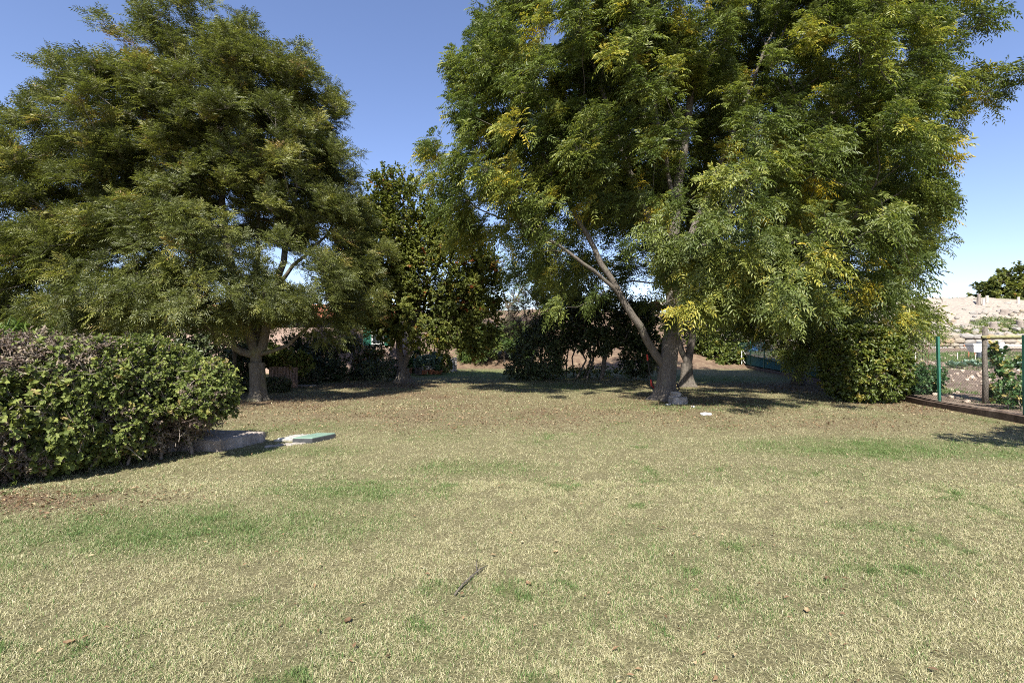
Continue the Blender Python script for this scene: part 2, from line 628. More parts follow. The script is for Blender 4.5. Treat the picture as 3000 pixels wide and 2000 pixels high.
def lawn_z(x, y):
    return (fbm(x, y, 5.0, 60, 2) - .5) * .07 * sstep(3, 6, y)

def bank_base(x):
    return 27.6 + np.maximum(0, -4 - x) * 1.1 + (vnoise(x, x * 0, 3, 63) - .5) * 1.2

def bank_z(x, y):
    d = np.maximum(0, y - bank_base(x))
    return lawn_z(x, y) + np.minimum(d * .32, 3.6 + .05 * d) * sstep(0, 2.5, d) + (fbm(x, y, 2.5, 64, 3) - .5) * .3 * sstep(0, 2, d)

def ell(x, y, cx, cy, rx, ry):
    return np.clip(1.35 - np.sqrt(((x - cx) / rx) ** 2 + ((y - cy) / ry) ** 2), 0, 1)

def greenness(x, y):
    n = fbm(x, y, 1.1, 70, 4)
    fine = fbm(x, y, .22, 75, 3)
    g = .06 + .12 * sstep(.5, .68, n)
    for (cx, cy, rx, ry, a) in ((-2.7, 4.15, 1.7, .62, .6), (-1.7, 5.1, 1.1, .5, .5), (-.5, 6.1, 1.0, .42, .5), (5.6, 7.4, 2.4, .8, .62), (7.0, 7.0, 1.6, .5, .5),
                              (-3.1, 7.0, 1.2, .35, .5), (-3.6, 9.0, 1.5, .6, .4), (-2.5, 24, 7, 2.8, .8), (0.5, 21.5, 4, 1.8, .6), (8.2, 21, 3.2, 2.5, .85), (4.6, 12, 3.2, 1.2, .4), (1.5, 17.5, 3, 1.5, .45),
                              (-.4, 3.1, .35, .16, .25), (2.4, 3.4, .25, .12, .4), (1.35, 3.0, .2, .1, .4), (3.1, 4.2, .5, .2, .35)):
        g = np.maximum(g, a * ell(x, y, cx, cy, rx, ry) * (.55 + .9 * n))
    g = g * (.35 + 1.3 * fine)
    g = g + .5 * sstep(.74, .8, fbm(x, y, .22, 78, 2)) * sstep(.4, .6, n)
    return np.clip(g, 0, 1)

def litterness(x, y):
    n = fbm(x, y, .9, 80, 4)
    l = 0 * n
    for (cx, cy, rx, ry, a) in ((-6.5, 12.2, 3.4, 2.3, .8), (-3, 14.0, 3.6, 2.2, .6), (-4.4, 17.6, 3.5, 1.8, .75), (4.7, 13.2, 2.6, 1.9, .6), (5.5, 11, 4, 1.5, .35), (10.0, 17, 3, 2.2, .8), (9.4, 11.8, 1.8, 1.6, .7), (-5.0, 4.9, 1.6, .5, .8),
                              (-1, 10.8, 7, 2.2, .6), (5, 9.6, 6, 1.2, .4), (6.2, 17.4, 2, 1.2, .5), (9.2, 9.0, .9, 1.8, .4)):
        l = np.maximum(l, a * ell(x, y, cx, cy, rx, ry))
    l = np.maximum(l, .8 * sstep(27, 29, y))
    return np.clip(l * (.3 + 1.4 * n), 0, 1)

def grid(xs, ys, zf):
    X, Y = np.meshgrid(xs, ys)
    Z = zf(X, Y)
    nx, ny = len(xs), len(ys)
    V = np.stack([X, Y, Z], -1).reshape(-1, 3)
    i = np.arange(ny - 1)[:, None] * nx + np.arange(nx - 1)[None]
    F = np.stack([i, i + 1, i + nx + 1, i + nx], -1).reshape(-1, 4)
    return V, F

def ground_mat():
    m, nt, bs, out = new_mat("lawn_ground")
    ag = nt.nodes.new("ShaderNodeAttribute"); ag.attribute_name = "green"
    al = nt.nodes.new("ShaderNodeAttribute"); al.attribute_name = "litter"
    fine = noise(nt, 46, 6, .7)
    mid = noise(nt, 7, 5, .65)
    straw = ramp(nt, [(.3, (.085, .068, .035)), (.5, (.17, .15, .08)), (.72, (.33, .295, .17))], fine)
    grn = ramp(nt, [(.3, (.035, .05, .016)), (.5, (.1, .135, .04)), (.72, (.2, .22, .08))], fine)
    brn = ramp(nt, [(.3, (.05, .033, .02)), (.5, (.14, .095, .06)), (.72, (.28, .2, .12))], fine)
    c = mixc(nt, ag.outputs["Fac"], straw, grn)
    c = mixc(nt, al.outputs["Fac"], c, brn)
    c = mixc(nt, .35, c, ramp(nt, [(.3, (.55, .55, .55)), (.7, (1, 1, 1))], mid), 'MULTIPLY')
    nt.links.new(c, bs.inputs["Base Color"])
    bs.inputs["Roughness"].default_value = .95
    bs.inputs["Specular IOR Level"].default_value = .15
    bump(nt, bs, fine, .9, .03)
    return m
M_GROUND = ground_mat()
M_HILL = rough_mat("dry_hillside", [(.25, (.10, .065, .04)), (.5, (.15, .10, .065)), (.75, (.24, .185, .115))], 3, bmp=.8, bdist=.08, bscale=22)

xs = np.concatenate([np.arange(-34, -9, .6), np.arange(-9, 12, .16), np.arange(12, 20, .5)])
ys = np.concatenate([np.arange(-6, 1.2, .6), np.arange(1.2, 15, .16), np.arange(15, 37, .4)])
V, F = grid(xs, ys, lawn_z)
tag(np_mesh("lawn", V, [F], M_GROUND, attrs={"green": np.clip(greenness(V[:, 0], V[:, 1]), 0, 1), "litter": litterness(V[:, 0], V[:, 1])}), kind="structure")
V, F = grid(np.linspace(-900, 900, 40), np.linspace(-300, 1500, 40), lambda x, y: x * 0 - .12)
tag(np_mesh("ground", V, [F], M_HILL), kind="structure")
V, F = grid(np.arange(-30, 21, .4), np.arange(27.0, 64, .4), lambda x, y: bank_z(x, y) - .03 * (y < 28) - 3.2 * sstep(11.5, 19, x) * sstep(28, 34, y))
tag(np_mesh("hillside", V, [F], M_HILL), kind="structure")

# garden beyond the fence
def garden_z(x, y):
    return .16 + np.maximum(0, y - 11.5) * .0375 + (fbm(x, y, .7, 90, 3) - .5) * .08 * sstep(.2, .8, x - fence_x(y))
M_SOIL = rough_mat("tilled_soil", [(.25, (.085, .058, .042)), (.5, (.18, .13, .095)), (.72, (.32, .26, .2))], 5, bmp=1, bdist=.08, bscale=16)
yy = np.arange(3.0, 36.4, .3)
u = np.concatenate([np.linspace(0.06, 3, 14), np.linspace(3.3, 46, 90)])
X = fence_x(yy)[:, None] + u[None]
Y = np.repeat(yy[:, None], len(u), 1)
V = np.stack([X, Y, garden_z(X, Y)], -1).reshape(-1, 3)
i = np.arange(len(yy) - 1)[:, None] * len(u) + np.arange(len(u) - 1)[None]
F = np.stack([i, i + 1, i + len(u) + 1, i + len(u)], -1).reshape(-1, 4)
tag(np_mesh("garden_soil", V, [F], M_SOIL), kind="structure")

# rocky bank above the wall
def rock_z(x, y):
    d = np.maximum(0, y - 36.1)
    return 2.05 + np.minimum(d * .34, 2.75 + .03 * d) + (fbm(x, y, 3, 95, 3) - .5) * .9 * sstep(.5, 3, d) + .4 * sstep(30, 46, x) * sstep(2, 8, d) + .25 * vnoise(x, y, .5, 98) * sstep(.2, 1, d)
def bank_green(x, y):
    n = fbm(x, y * 1.8, 5, 101, 4)
    return sstep(.5, .56, n + .10 * sstep(38, 50, x) - .1 * (1 - sstep(30, 38, x)) + .05 * np.sin(y * 1.7))
def rock_mat():
    m, nt, bs, out = new_mat("pale_rubble")
    v = nt.nodes.new("ShaderNodeTexVoronoi")
    v.inputs["Scale"].default_value = 5
    tc = nt.nodes.new("ShaderNodeTexCoord")
    nt.links.new(tc.outputs["Object"], v.inputs["Vector"])
    c = ramp(nt, [(0, (.12, .1, .08)), (.45, (.25, .22, .185)), (1, (.36, .33, .29))], noise(nt, 9, 5, .7))
    c = mixc(nt, ramp(nt, [(.3, (0, 0, 0)), (.6, (.8, .8, .8))], v.outputs["Distance"]), c, (.3, .25, .2))
    a = nt.nodes.new("ShaderNodeAttribute"); a.attribute_name = "green"
    g = ramp(nt, [(.3, (.04, .055, .02)), (.7, (.11, .13, .05))], noise(nt, 8, 5, .7))
    nt.links.new(mixc(nt, a.outputs["Fac"], c, g), bs.inputs["Base Color"])
    bs.inputs["Roughness"].default_value = .9
    bump(nt, bs, v.outputs["Distance"], .8, -.12)
    return m
V, F = grid(np.arange(13.5, 84, .35), np.arange(36.1, 62, .3), rock_z)
tag(np_mesh("rocky_bank", V, [F], rock_mat(), attrs={"green": bank_green(V[:, 0], V[:, 1])}, smooth=False), kind="structure")

# dry stone retaining wall
def wall_mat():
    m, nt, bs, out = new_mat("limestone")
    g = nt.nodes.new("ShaderNodeNewGeometry")
    c = ramp(nt, [(0, (.42, .35, .24)), (.3, (.56, .5, .4)), (.55, (.5, .48, .45)), (.8, (.62, .58, .52)), (1, (.6, .46, .28))], g.outputs["Random Per Island"])
    c = mixc(nt, .5, c, ramp(nt, [(.3, (.3, .27, .24)), (.7, (.75, .72, .68))], noise(nt, 4, 6, .7)), 'MULTIPLY')
    c = mixc(nt, 1.0, c, (.62, .62, .62), 'MULTIPLY')
    nt.links.new(c, bs.inputs["Base Color"])
    bs.inputs["Roughness"].default_value = .9
    bump(nt, bs, noise(nt, 14, 5), .5, .03)
    return m
M_WALL = wall_mat()
mb = MB()
mb.box((37, 36.35, .7), (50, .5, 1.35), bev=.02)
for row, (z0, h, w) in enumerate(((.98, .24, .34), (1.2, .28, .42), (1.45, .36, .62), (1.78, .36, .7))):
    x = 12.5 + row * .13
    while x < 61:
        ww = w * random.uniform(.55, 1.5)
        hh = h * random.uniform(.85, 1.12)
        mb.rock((x + ww / 2, 36.05 + random.uniform(-.05, .05), z0 + hh / 2 + random.uniform(-.03, .03)), (ww * 1.06, .5, hh * 1.08), random.uniform(-.05, .05), random.randrange(9999), .07)
        x += ww
tag(mb.build("stone_wall", M_WALL), "long dry stone retaining wall of pale limestone below the rocky bank", "wall")
mb = MB()
for k in range(900):
    x = random.uniform(14, 60)
    y = 36.1 + random.expovariate(.5)
    s = random.uniform(.1, .36) * (1 if y > 37 else 1.3)
    mb.rock((x, y, float(rock_z(np.array(x), np.array(y))) + s * .12), (s * 1.4, s, s * .8), random.uniform(0, 3), k)
tag(mb.build("rubble", M_WALL), kind="stuff")
mb = MB()
for k in range(2600):
    y = 8 + 22 * random.random() ** 1.2
    x = fence_x(y) + .5 + random.random() * 30
    s = random.uniform(.03, .12)
    mb.rock((x, y, float(garden_z(np.array(x), np.array(y))) + s * .2), (s * 1.3, s, s), random.uniform(0, 3), k)
tag(mb.build("soil_clods", rough_mat("clod", [(.3, (.2, .14, .1)), (.7, (.52, .44, .36))], 1.2)), kind="stuff")

# ------------------------------------------------------------------ grass
def blades(x, y, z, length, width, lean, tint, seg=2):
    n = len(x)
    a = rng.uniform(0, 2 * math.pi, n)
    d = np.stack([np.cos(a), np.sin(a), np.zeros(n)], 1)
    b = a + rng.normal(1.57, .5, n)
    s = np.stack([np.cos(b), np.sin(b), rng.normal(0, .25, n)], 1) * (width * .5)[:, None]
    P0 = np.stack([x, y, z - .004], 1)
    up = np.array([0, 0, 1.0])
    c, sn = np.cos(lean)[:, None], np.sin(lean)[:, None]
    L = length[:, None]
    tip = P0 + (d * sn + up * c) * L - up * L * .12
    if seg == 1:
        V = np.stack([P0 - s, P0 + s, tip], 1)
        F = [np.arange(n, dtype=np.int32)[:, None] * 3 + [0, 1, 2]]
        return V.reshape(-1, 3), F, np.repeat(tint, 3)
    mid = P0 + (d * sn * .62 + up * (c * .85 + .12)) * L * .55
    V = np.stack([P0 - s, P0 + s, mid + s * .9, mid - s * .9, tip], 1)
    k = np.arange(n, dtype=np.int32)[:, None] * 5
    return V.reshape(-1, 3), [k + [0, 1, 2, 3], k + [3, 2, 4]], np.repeat(tint, 5)

def scatter(n, d0, d1, pw, margin=1.16):
    """points over the seen wedge of lawn, density falling with distance"""
    q = rng.random(n)
    e = 2 - pw
    d = (d0 ** e + q * (d1 ** e - d0 ** e)) ** (1 / e)
    x = (rng.random(n) * 2 - 1) * (d * 1.0588 * margin + .8)
    k = x < fence_x(d) - .1
    return x[k], d[k]

def grass_set(n, d0, d1, pw, lmul, wmul, seg):
    x, y = scatter(n, d0, d1, pw)
    g, l = greenness(x, y), litterness(x, y)
    k = (rng.random(len(x)) > l * .72) & (rng.random(len(x)) < .25 + 1.5 * sstep(.36, .56, fbm(x, y, .11, 150, 2)))
    x, y, g = x[k], y[k], g[k]
    m = len(x)
    green = rng.random(m) < g * 1.05
    tall = green & (fbm(x, y, .3, 78, 2) > .7)
    tint = np.where(green, rng.normal(.22, .1, m), np.clip(rng.normal(.73, .13, m), .42, 1))
    brown = rng.random(m) < .07
    tint = np.where(brown & ~green, rng.uniform(.4, .55, m), tint)
    cl = fbm(x, y, .28, 140, 3)
    ln = np.where(green, rng.uniform(.02, .046, m), rng.uniform(.014, .042, m)) * lmul * (.5 + 1.0 * cl) * (1 + .9 * tall * rng.random(m))
    wd = rng.uniform(.0018, .0034, m) * wmul * (1 + .5 * green)
    lean = np.where(green, np.abs(rng.normal(.7, .3, m)), np.abs(rng.normal(1.08, .28, m)))
    return blades(x, y, lawn_z(x, y) + rng.random(m) * .012 * lmul, ln, wd, np.minimum(lean, 1.5), np.clip(tint, 0, 1), seg)

sets = [grass_set(1000000, 1.3, 5.5, 1.1, .9, .66, 2), grass_set(620000, 5.0, 12, 1.3, 1.05, 1.4, 1), grass_set(260000, 11, 28.5, 1.5, 1.4, 3.4, 1)]
Vs, Fs, Ts, off = [], [], [], 0
for V, F, T in sets:
    Vs.append(V); Ts.append(T); Fs += [f + off for f in F]; off += len(V)
tag(np_mesh("grass", np.concatenate(Vs), Fs, M_GRASS, attrs={"tint": np.concatenate(Ts)}), kind="stuff")

def litter_set(n, d0, d1, s0, s1, thr):
    x, y = scatter(n, d0, d1, 1.0)
    l = litterness(x, y)
    k = rng.random(len(x)) < l * thr
    x, y = x[k], y[k]
    m = len(x)
    a = randdir(m) * np.array([1, 1, .25])
    return leaflets(np.stack([x, y, lawn_z(x, y) + .008 + rng.random(m) * .02], 1), a, np.array([0, 0, 1.0]) + rng.normal(0, .35, (m, 3)),
                    rng.uniform(s0, s1, m), rng.uniform(s0, s1, m) * .55, np.clip(rng.normal(.5, .25, m), 0, 1), fold=.3, droop=.2)
sets = [litter_set(26000, 3.5, 9, .02, .05, .9), litter_set(90000, 9, 29, .03, .065, .7)]
# thin scatter of single dry leaflets over all the lawn
x, y = scatter(900, 1.8, 14, 1.0)
a = randdir(len(x)) * np.array([1, 1, .2])
sets.append(leaflets(np.stack([x, y, lawn_z(x, y) + .028], 1), a, np.array([0, 0, 1.0]) + rng.normal(0, .3, (len(x), 3)), rng.uniform(.02, .05, len(x)), rng.uniform(.01, .02, len(x)), np.clip(rng.normal(.6, .25, len(x)), 0, 1), fold=.3))
V, F, off = [], [], 0
for v, f, t in sets:
    V.append(v); F += [q + off for q in f]; off += len(v)
tag(np_mesh("leaf_litter", np.concatenate(V), F, M_LITTER, attrs={"tint": np.concatenate([s[2] for s in sets])}), kind="stuff")

# ------------------------------------------------------------------ trees
# big ash right of the middle
base = np.array([gx(1946, 13.3), 13.3, 0.0])
L = lambda *p: [at(*q) for q in p]
top = at(1966, 985, 13.3)
limbs = [(np.array([base, base + (.05, 0, .8), top, at(1972, 860, 13.4), at(1975, 640, 13.5), at(2010, 380, 13.6), at(2030, 120, 13.8)]), .21, .07),
         ([at(1948, 1065, 13.3), at(1890, 990, 13.2), at(1835, 890, 13.0), at(1760, 770, 12.8), at(1660, 580, 12.6), at(1560, 400, 12.6)], .115, .03),
         ([at(1970, 900, 13.4), at(2060, 720, 13.2), at(2200, 540, 13), at(2400, 350, 12.8), at(2600, 240, 12.6)], .12, .025),
         ([at(1970, 860, 13.4), at(1900, 640, 13.7), at(1800, 380, 13.9), at(1720, 150, 14), at(1680, -40, 14)], .11, .03),
         ([at(1973, 800, 13.4), at(2080, 560, 13.8), at(2180, 300, 14), at(2280, 60, 14.2)], .1, .03),
         ([at(1970, 930, 13.3), at(2150, 800, 12.4), at(2330, 700, 11.8), at(2500, 640, 11.4)], .085, .02),
         ([at(1830, 870, 13.0), at(1700, 760, 12.3), at(1540, 660, 12.0), at(1420, 620, 12)], .06, .018),
         ([at(1985, 640, 13.5), at(1930, 380, 13.2), at(1900, 100, 13.2)], .07, .03)]
blobs = [B(1700, 240, 13, 3.5, 3.2, 3.2), B(1500, 480, 12.6, 2.3, 2.2, 2.6), B(1470, 300, 13, 1.7, 1.4, 1.6), B(1330, 420, 13, 1.15, 1.0, 1.3), B(1370, 250, 13, .8, .6, .8), B(1480, 670, 12.2, 1.9, 1.4, 2.2),
         B(2050, 40, 13.5, 4, 3.5, 4), B(2350, 220, 13, 3.4, 3.1, 3.4), B(2640, 150, 12.6, 1.7, 1.5, 2), B(2810, 285, 12.5, 1.35, .9, 1.2), B(2900, 270, 12.5, .75, .7, .7), B(2490, 480, 11.8, 2.2, 1.9, 2.4),
         B(2160, 600, 10.6, 2.2, 1.8, 2.2), B(1800, 520, 12.6, 2.2, 1.7, 2.2), B(2440, 760, 10.4, 1.7, 1.3, 1.8), B(2230, 820, 10.2, 1.6, .95, 1.7), B(1985, 840, 11.2, 1.4, 1.05, 1.4), B(1800, 740, 11.4, 1.5, 1.0, 1.5), B(2080, 780, 11, 1.6, 1.1, 1.6), B(1700, 860, 12.0, 1.1, .8, 1.2), B(1870, 960, 12.5, .95, .7, .9), B(1960, 940, 12.3, .9, .6, .8), B(2330, 900, 10.4, 1.0, .6, 1.0), B(2520, 900, 10.8, 1.1, .7, 1.0),
         B(1660, 80, 14, 2.8, 2.8, 3), B(2000, 350, 16, 4.6, 4, 4.4), B(2690, 850, 11.2, .8, .8, .9), B(2640, 640, 11.8, .9, 1.1, 1.2), B(1640, 800, 13.5, 1.5, .9, 1.6)]
make_tree("ash_tree", "tall spreading ash with bright green feathery leaves and thick grey trunk beside two stone blocks", "tree", base, limbs, blobs, 1450, 2.6,
          dict(top=top, r0=.245, r1=.215, flare=1.15, lobes=4, seed=3), M_BARK_R, M_ASH,
          dict(tips=10, per=7, spread=.4, L=.3, kind='pinnate', tint0=.43, tvar=.2, up=.22, pairs=4, lw=.29, ll=.38, droop=.42), tip=.0058, gap=.44, shrink=.2)

# slimmer forked tree behind it
base = np.array([gx(2012, 17.4), 17.4, 0.0])
top = at(2012, 1062, 17.4)
limbs = [(np.array([base, at(2010, 1090, 17.4), top, at(2030, 980, 17.4), at(2035, 800, 17.5), at(2010, 560, 17.8)]), .15, .04),
         ([at(2010, 1060, 17.4), at(1990, 1000, 17.4), at(1975, 930, 17.4), at(1930, 760, 17.6), at(1840, 560, 17.8)], .11, .03),
         ([at(2032, 960, 17.4), at(2090, 800, 17.3), at(2180, 640, 17.2)], .09, .03)]
blobs = [B(2000, 470, 18, 4.2, 3.4, 3.6), B(1740, 700, 18, 3.2, 2.3, 2.6), B(2200, 780, 18, 2.6, 2.2, 2.4), B(1960, 800, 18.4, 2.2, 1.4, 1.8), B(2100, 900, 18.6, 1.8, 1.0, 1.4), B(1640, 800, 17.5, 1.6, 1.2, 1.6)]
make_tree("ash_tree", "slimmer forked ash standing close behind the thick trunk", "tree", base, limbs, blobs, 620, 2.2,
          dict(top=top, r0=.2, r1=.19, flare=.95, lobes=3, seed=8), M_BARK_R, M_ASH,
          dict(tips=7, per=5, spread=.6, L=.36, kind='pinnate', tint0=.36, tvar=.17, up=.15, pairs=3, lw=.27, ll=.4, droop=.38), tip=.006, gap=.38, twigs=False)

# third ash by the fence
base = np.array([gx(2340, 18.0), 18.0, 0.0])
top = at(2352, 1010, 18.0)
limbs = [(np.array([base, at(2342, 1080, 18), top, at(2370, 900, 18), at(2420, 740, 17.6), at(2480, 560, 17.4)]), .16, .04),
         ([at(2352, 1000, 18), at(2300, 880, 17.6), at(2240, 740, 17.2)], .1, .03),
         ([at(2365, 930, 18), at(2460, 860, 17), at(2580, 760, 16)], .1, .03),
         ([at(2352, 1000, 18), at(2330, 980, 16.8), at(2300, 1010, 15.2)], .05, .015)]
blobs = [B(2360, 920, 16.2, 2.3, 1.5, 2.2), B(2540, 700, 16.4, 2.2, 2.2, 2.4), B(2250, 720, 17, 2.8, 2.4, 2.5), B(2330, 1035, 14.8, .75, .5, .8), B(2250, 1070, 15.2, .4, .35, .45), B(2560, 960, 13.9, 1.45, .85, 1.2), B(2660, 930, 14.2, .9, 1.0, 1.0),
         B(2450, 560, 17.5, 2.6, 2.4, 2.6)]
make_tree("ash_tree", "ash with low drooping branches beside the fence, pale trunk half hidden", "tree", base, limbs, blobs, 700, 1.8,
          dict(top=top, r0=.205, r1=.19, flare=.75, lobes=3, seed=14), M_BARK_R, M_ASH,
          dict(tips=7, per=6, spread=.5, L=.34, kind='pinnate', tint0=.5, tvar=.18, up=.1, pairs=4, lw=.28, ll=.37, droop=.45), tip=.006, gap=.38, shrink=.35)

# olive ash at the left
base = np.array([gx(757, 13.2), 13.2, 0.0])
top = at(752, 1062, 13.2)
limbs = [(np.array([base, at(755, 1120, 13.2), top, at(745, 985, 13.2), at(700, 900, 13.2), at(660, 700, 13.2), at(640, 400, 13.2), at(630, 180, 13.2)]), .15, .03),
         ([at(765, 1060, 13.2), at(772, 980, 13.2), at(800, 860, 13.3), at(860, 640, 13.4), at(880, 420, 13.4)], .13, .03),
         ([at(745, 1060, 13.2), at(708, 1035, 13.1), at(660, 1000, 13), at(560, 900, 12.7), at(420, 800, 12.4)], .11, .025),
         ([at(770, 1050, 13.2), at(800, 1026, 13.1), at(850, 1010, 13), at(900, 960, 12.8), at(980, 900, 12.7)], .06, .018),
         ([at(755, 1040, 13.2), at(752, 970, 13.4), at(750, 800, 13.9), at(760, 560, 14.2)], .1, .03),
         ([at(690, 880, 13.2), at(560, 700, 12.8), at(420, 520, 12.8)], .08, .025),
         ([at(810, 840, 13.3), at(920, 720, 13.1), at(1010, 620, 13)], .06, .02)]
blobs = [B(625, 320, 13.2, 2.8, 2.75, 2.9), B(770, 370, 13, 2.5, 2.4, 2.7), B(450, 410, 13, 2.7, 2.4, 2.8), B(240, 550, 12.6, 2.4, 2.2, 2.4), B(60, 650, 12.6, 2.2, 2.2, 2.2), B(905, 580, 13, 1.9, 1.9, 2.2),
         B(610, 680, 11.9, 2.8, 2.0, 1.9), B(310, 810, 11.6, 2.3, 1.8, 1.7), B(60, 860, 11.6, 2.1, 1.8, 1.6), B(860, 830, 12.3, 1.8, 1.4, 1.3), B(1010, 860, 13, 1.4, 1.3, 1.0), B(560, 880, 10.9, 1.5, 1.0, 1.2), B(330, 900, 10.8, 1.6, .9, 1.2), B(840, 880, 11.6, 1.1, .75, 1.0),
         B(650, 500, 15.6, 3.8, 3.4, 3.0), B(960, 700, 13.6, 1.5, 1.8, 1.6), B(300, 960, 12.4, 2.4, .7, 1.2), B(-60, 950, 12, 1.8, 1, 1.5), B(700, 920, 13.8, 1.6, .9, 1.4), B(990, 985, 12.6, .8, .5, .6), B(930, 900, 12.4, 1.5, .9, 1.0), B(1060, 760, 13.4, 1.1, 1.3, 1.1), B(880, 960, 12.6, 1.0, .45, .7), B(640, 960, 12.0, .7, .4, .6)]
make_tree("ash_tree", "broad domed ash with olive and rusty leaves, lichened trunk forking low behind the hedge", "tree", base, limbs, blobs, 1900, 2.0,
          dict(top=top, r0=.185, r1=.2, flare=.85, lobes=5, seed=21), M_BARK_L, M_OLIVE,

          dict(tips=10, per=7, spread=.38, L=.29, kind='pinnate', tint0=.42, tvar=.2, up=.38, pairs=5, lw=.22, ll=.31, droop=.25), tip=.0052, gap=.34, shrink=.34)

# maple with reddening top
base = np.array([gx(1183, 18.8), 18.8, 0.0])
limbs = [(np.array([base, at(1180, 1080, 18.8), at(1172, 1040, 18.8), at(1165, 960, 18.8), at(1170, 800, 18.8), at(1185, 560, 18.8)]), .15, .03),
         ([at(1186, 1085, 18.8), at(1202, 1050, 18.7), at(1205, 990, 18.6), at(1220, 900, 18.5), at(1290, 760, 18.5)], .12, .03),
         ([at(1205, 990, 18.6), at(1300, 920, 18.2), at(1380, 880, 18)], .06, .02)]
blobs = [B(1190, 640, 18.8, 1.8, 1.9, 2.0), B(1120, 720, 18.8, 1.7, 2.0, 1.8), B(1300, 800, 18.5, 2.1, 2.2, 2), B(1130, 870, 18.5, 1.8, 1.4, 1.8), B(1250, 930, 18.1, 2.2, 1.2, 1.5), B(1395, 950, 18, .8, 1.3, .9), B(1170, 530, 18.8, .6, .8, .6), B(1400, 830, 18.5, 1.1, 1.3, 1.2), B(1040, 880, 18.6, 1.5, 1.2, 1.4), B(1350, 980, 18, 1.2, .7, 1.0)]
make_tree("maple_tree", "maple with small dark leaves reddening at its top, twisted double trunk", "tree", base, limbs, blobs, 1500, 2.0,
          dict(top=at(1180, 1078, 18.8), r0=.25, r1=.2, flare=.8, lobes=4, seed=31), M_BARK_D, M_MAPLE,
          dict(tips=9, per=10, spread=.46, L=.085, kind='simple', tint0=.52, tvar=.17, up=.1, lw=.85, jag=True), tip=.0055, gap=.36, twigs=False)

# pale locust on the slope and a lacy tree behind it
def on_bank(px, d):
    x = gx(px, d)
    return np.array([x, d, float(bank_z(np.array(x), np.array(float(d))))])
base = on_bank(1478, 29.6)
limbs = [(np.array([base, base + (0, 0, .5), at(1470, 1000, 29.6), at(1450, 960, 29.6)]), .06, .02)]
make_tree("locust_tree", "low pale green feathery tree leaning over the brown slope", "tree", base, limbs,
          [B(1440, 1000, 29.6, 1.5, .75, 1.2), B(1390, 1030, 29.2, .8, .55, .7), B(1500, 985, 29.8, 1.3, .8, 1), B(1530, 1020, 29.5, .7, .5, .6)], 160, .7, None, M_BARK_D, M_LOCUST,
          dict(tips=7, per=5, spread=.4, L=.28, kind='pinnate', tint0=.5, tvar=.2, up=.05, pairs=4, lw=.4, ll=.4, droop=.4), tip=.006, twigs=False)
base = on_bank(1500, 34)
limbs = [(np.array([base, at(1500, 960, 34), at(1492, 905, 34), at(1470, 840, 34), at(1450, 780, 34)]), .1, .02),
         ([at(1492, 905, 34), at(1520, 860, 34), at(1560, 800, 34)], .06, .02), ([at(1495, 890, 34), at(1450, 860, 34), at(1410, 830, 34)], .05, .02)]
make_tree("acacia_tree", "thin lacy tree with bare dark twigs against the sky above the slope", "tree", base, limbs,
          [B(1470, 830, 34, 3.0, 2.4, 2.5), B(1560, 780, 34, 2.5, 2.2, 2.2), B(1420, 930, 34, 1.8, 1.2, 1.5)], 260, 3.2, None, M_BARK_D, M_LOCUST,
          dict(tips=4, per=3, spread=.5, L=.26, kind='pinnate', tint0=.35, tvar=.2, up=.05, pairs=3, lw=.4, ll=.42, droop=.4), tip=.009, twigs=True)

# fig-like tree on the rocky bank, far right
d = 46
base = np.array([gx(2985, d), d, float(rock_z(np.array(gx(2985, d)), np.array(46.0)))])
limbs = [(np.array([base, base + (0, 0, 1.0), base + (.1, 0, 2.2)]), .14, .05)]
make_tree("fig_tree", "round dense tree with rusty patches on top of the rocky bank", "tree", base, limbs,
          [B(2930, 850, d, 1.9, 1.6, 2), B(3010, 835, d, 2.4, 2.0, 2.2), B(2890, 870, d, 1.0, 1.1, 1.2), B(3090, 850, d, 2.2, 2, 2), B(2960, 880, d, 2.6, .9, 2)], 300, .6, None, M_BARK_D, M_MAPLE,
          dict(tips=8, per=7, spread=.5, L=.24, kind='simple', tint0=.42, tvar=.17, up=.1, lw=.8, jag=True), tip=.009, twigs=False)

# ------------------------------------------------------------------ shrubs and hedges
def make_shrub(name, label, cat, base, attr, stems, leafm, leaf, group=None, bark=None, tip=.005, zmin=-1, centre=None, extra_leaf=None, seg=.3):
    """attr: branch ends; stems: stem start points; leaf: dict for tuft_leaves"""
    root = thing(name, base, label, cat, group)
    c = np.mean(attr, 0) if centre is None else np.asarray(centre, float)
    lim = []
    stems = np.asarray(stems, float)
    for k, s in enumerate(stems):
        e = s + (c - s) * .3 + np.array([0, 0, .12]) + rng.normal(0, .05, 3)
        lim.append((np.array([s - (0, 0, .08), e]), tip * 5, tip * 3))
    P, par, RM, D, ends = grow_multi(lim, attr, seg)
    V, F, rad = branch_mesh(P, par, RM, tip, .42)
    LV, LF, T, tw = tuft_leaves(attr, c - np.array([0, 0, .2]), **leaf)
    V, Fs = join([(V, F), tw])
    np_mesh("stem", V, Fs, bark or M_TWIG, root)
    np_mesh("foliage", LV, LF, leafm, root, {"tint": T})
    if extra_leaf:
        nm, at2, m2, l2 = extra_leaf
        LV, LF, T, tw = tuft_leaves(at2, c, **l2)
        np_mesh(nm, LV, LF, m2, root, {"tint": T})
    return root

def grow_multi(lim, attr, seg):
    """several stems from the ground, each branch end served by its nearest stem"""
    P, par, RM, D, n = [], [], [], [], 0
    S = np.array([l[0][0] for l in lim])
    who = np.argmin(np.linalg.norm(attr[:, None, :2] - S[None, :, :2], axis=2), 1)
    for k, l in enumerate(lim):
        a = attr[who == k]
        if not len(a):
            continue
        p, q, r, d, e = grow([l], a, -9, seg)
        P.append(p); RM.append(r); D.append(d)
        par.append(np.where(q >= 0, q + n, -1)); n += len(p)
    return np.concatenate(P), np.concatenate(par), np.concatenate(RM), np.concatenate(D), None

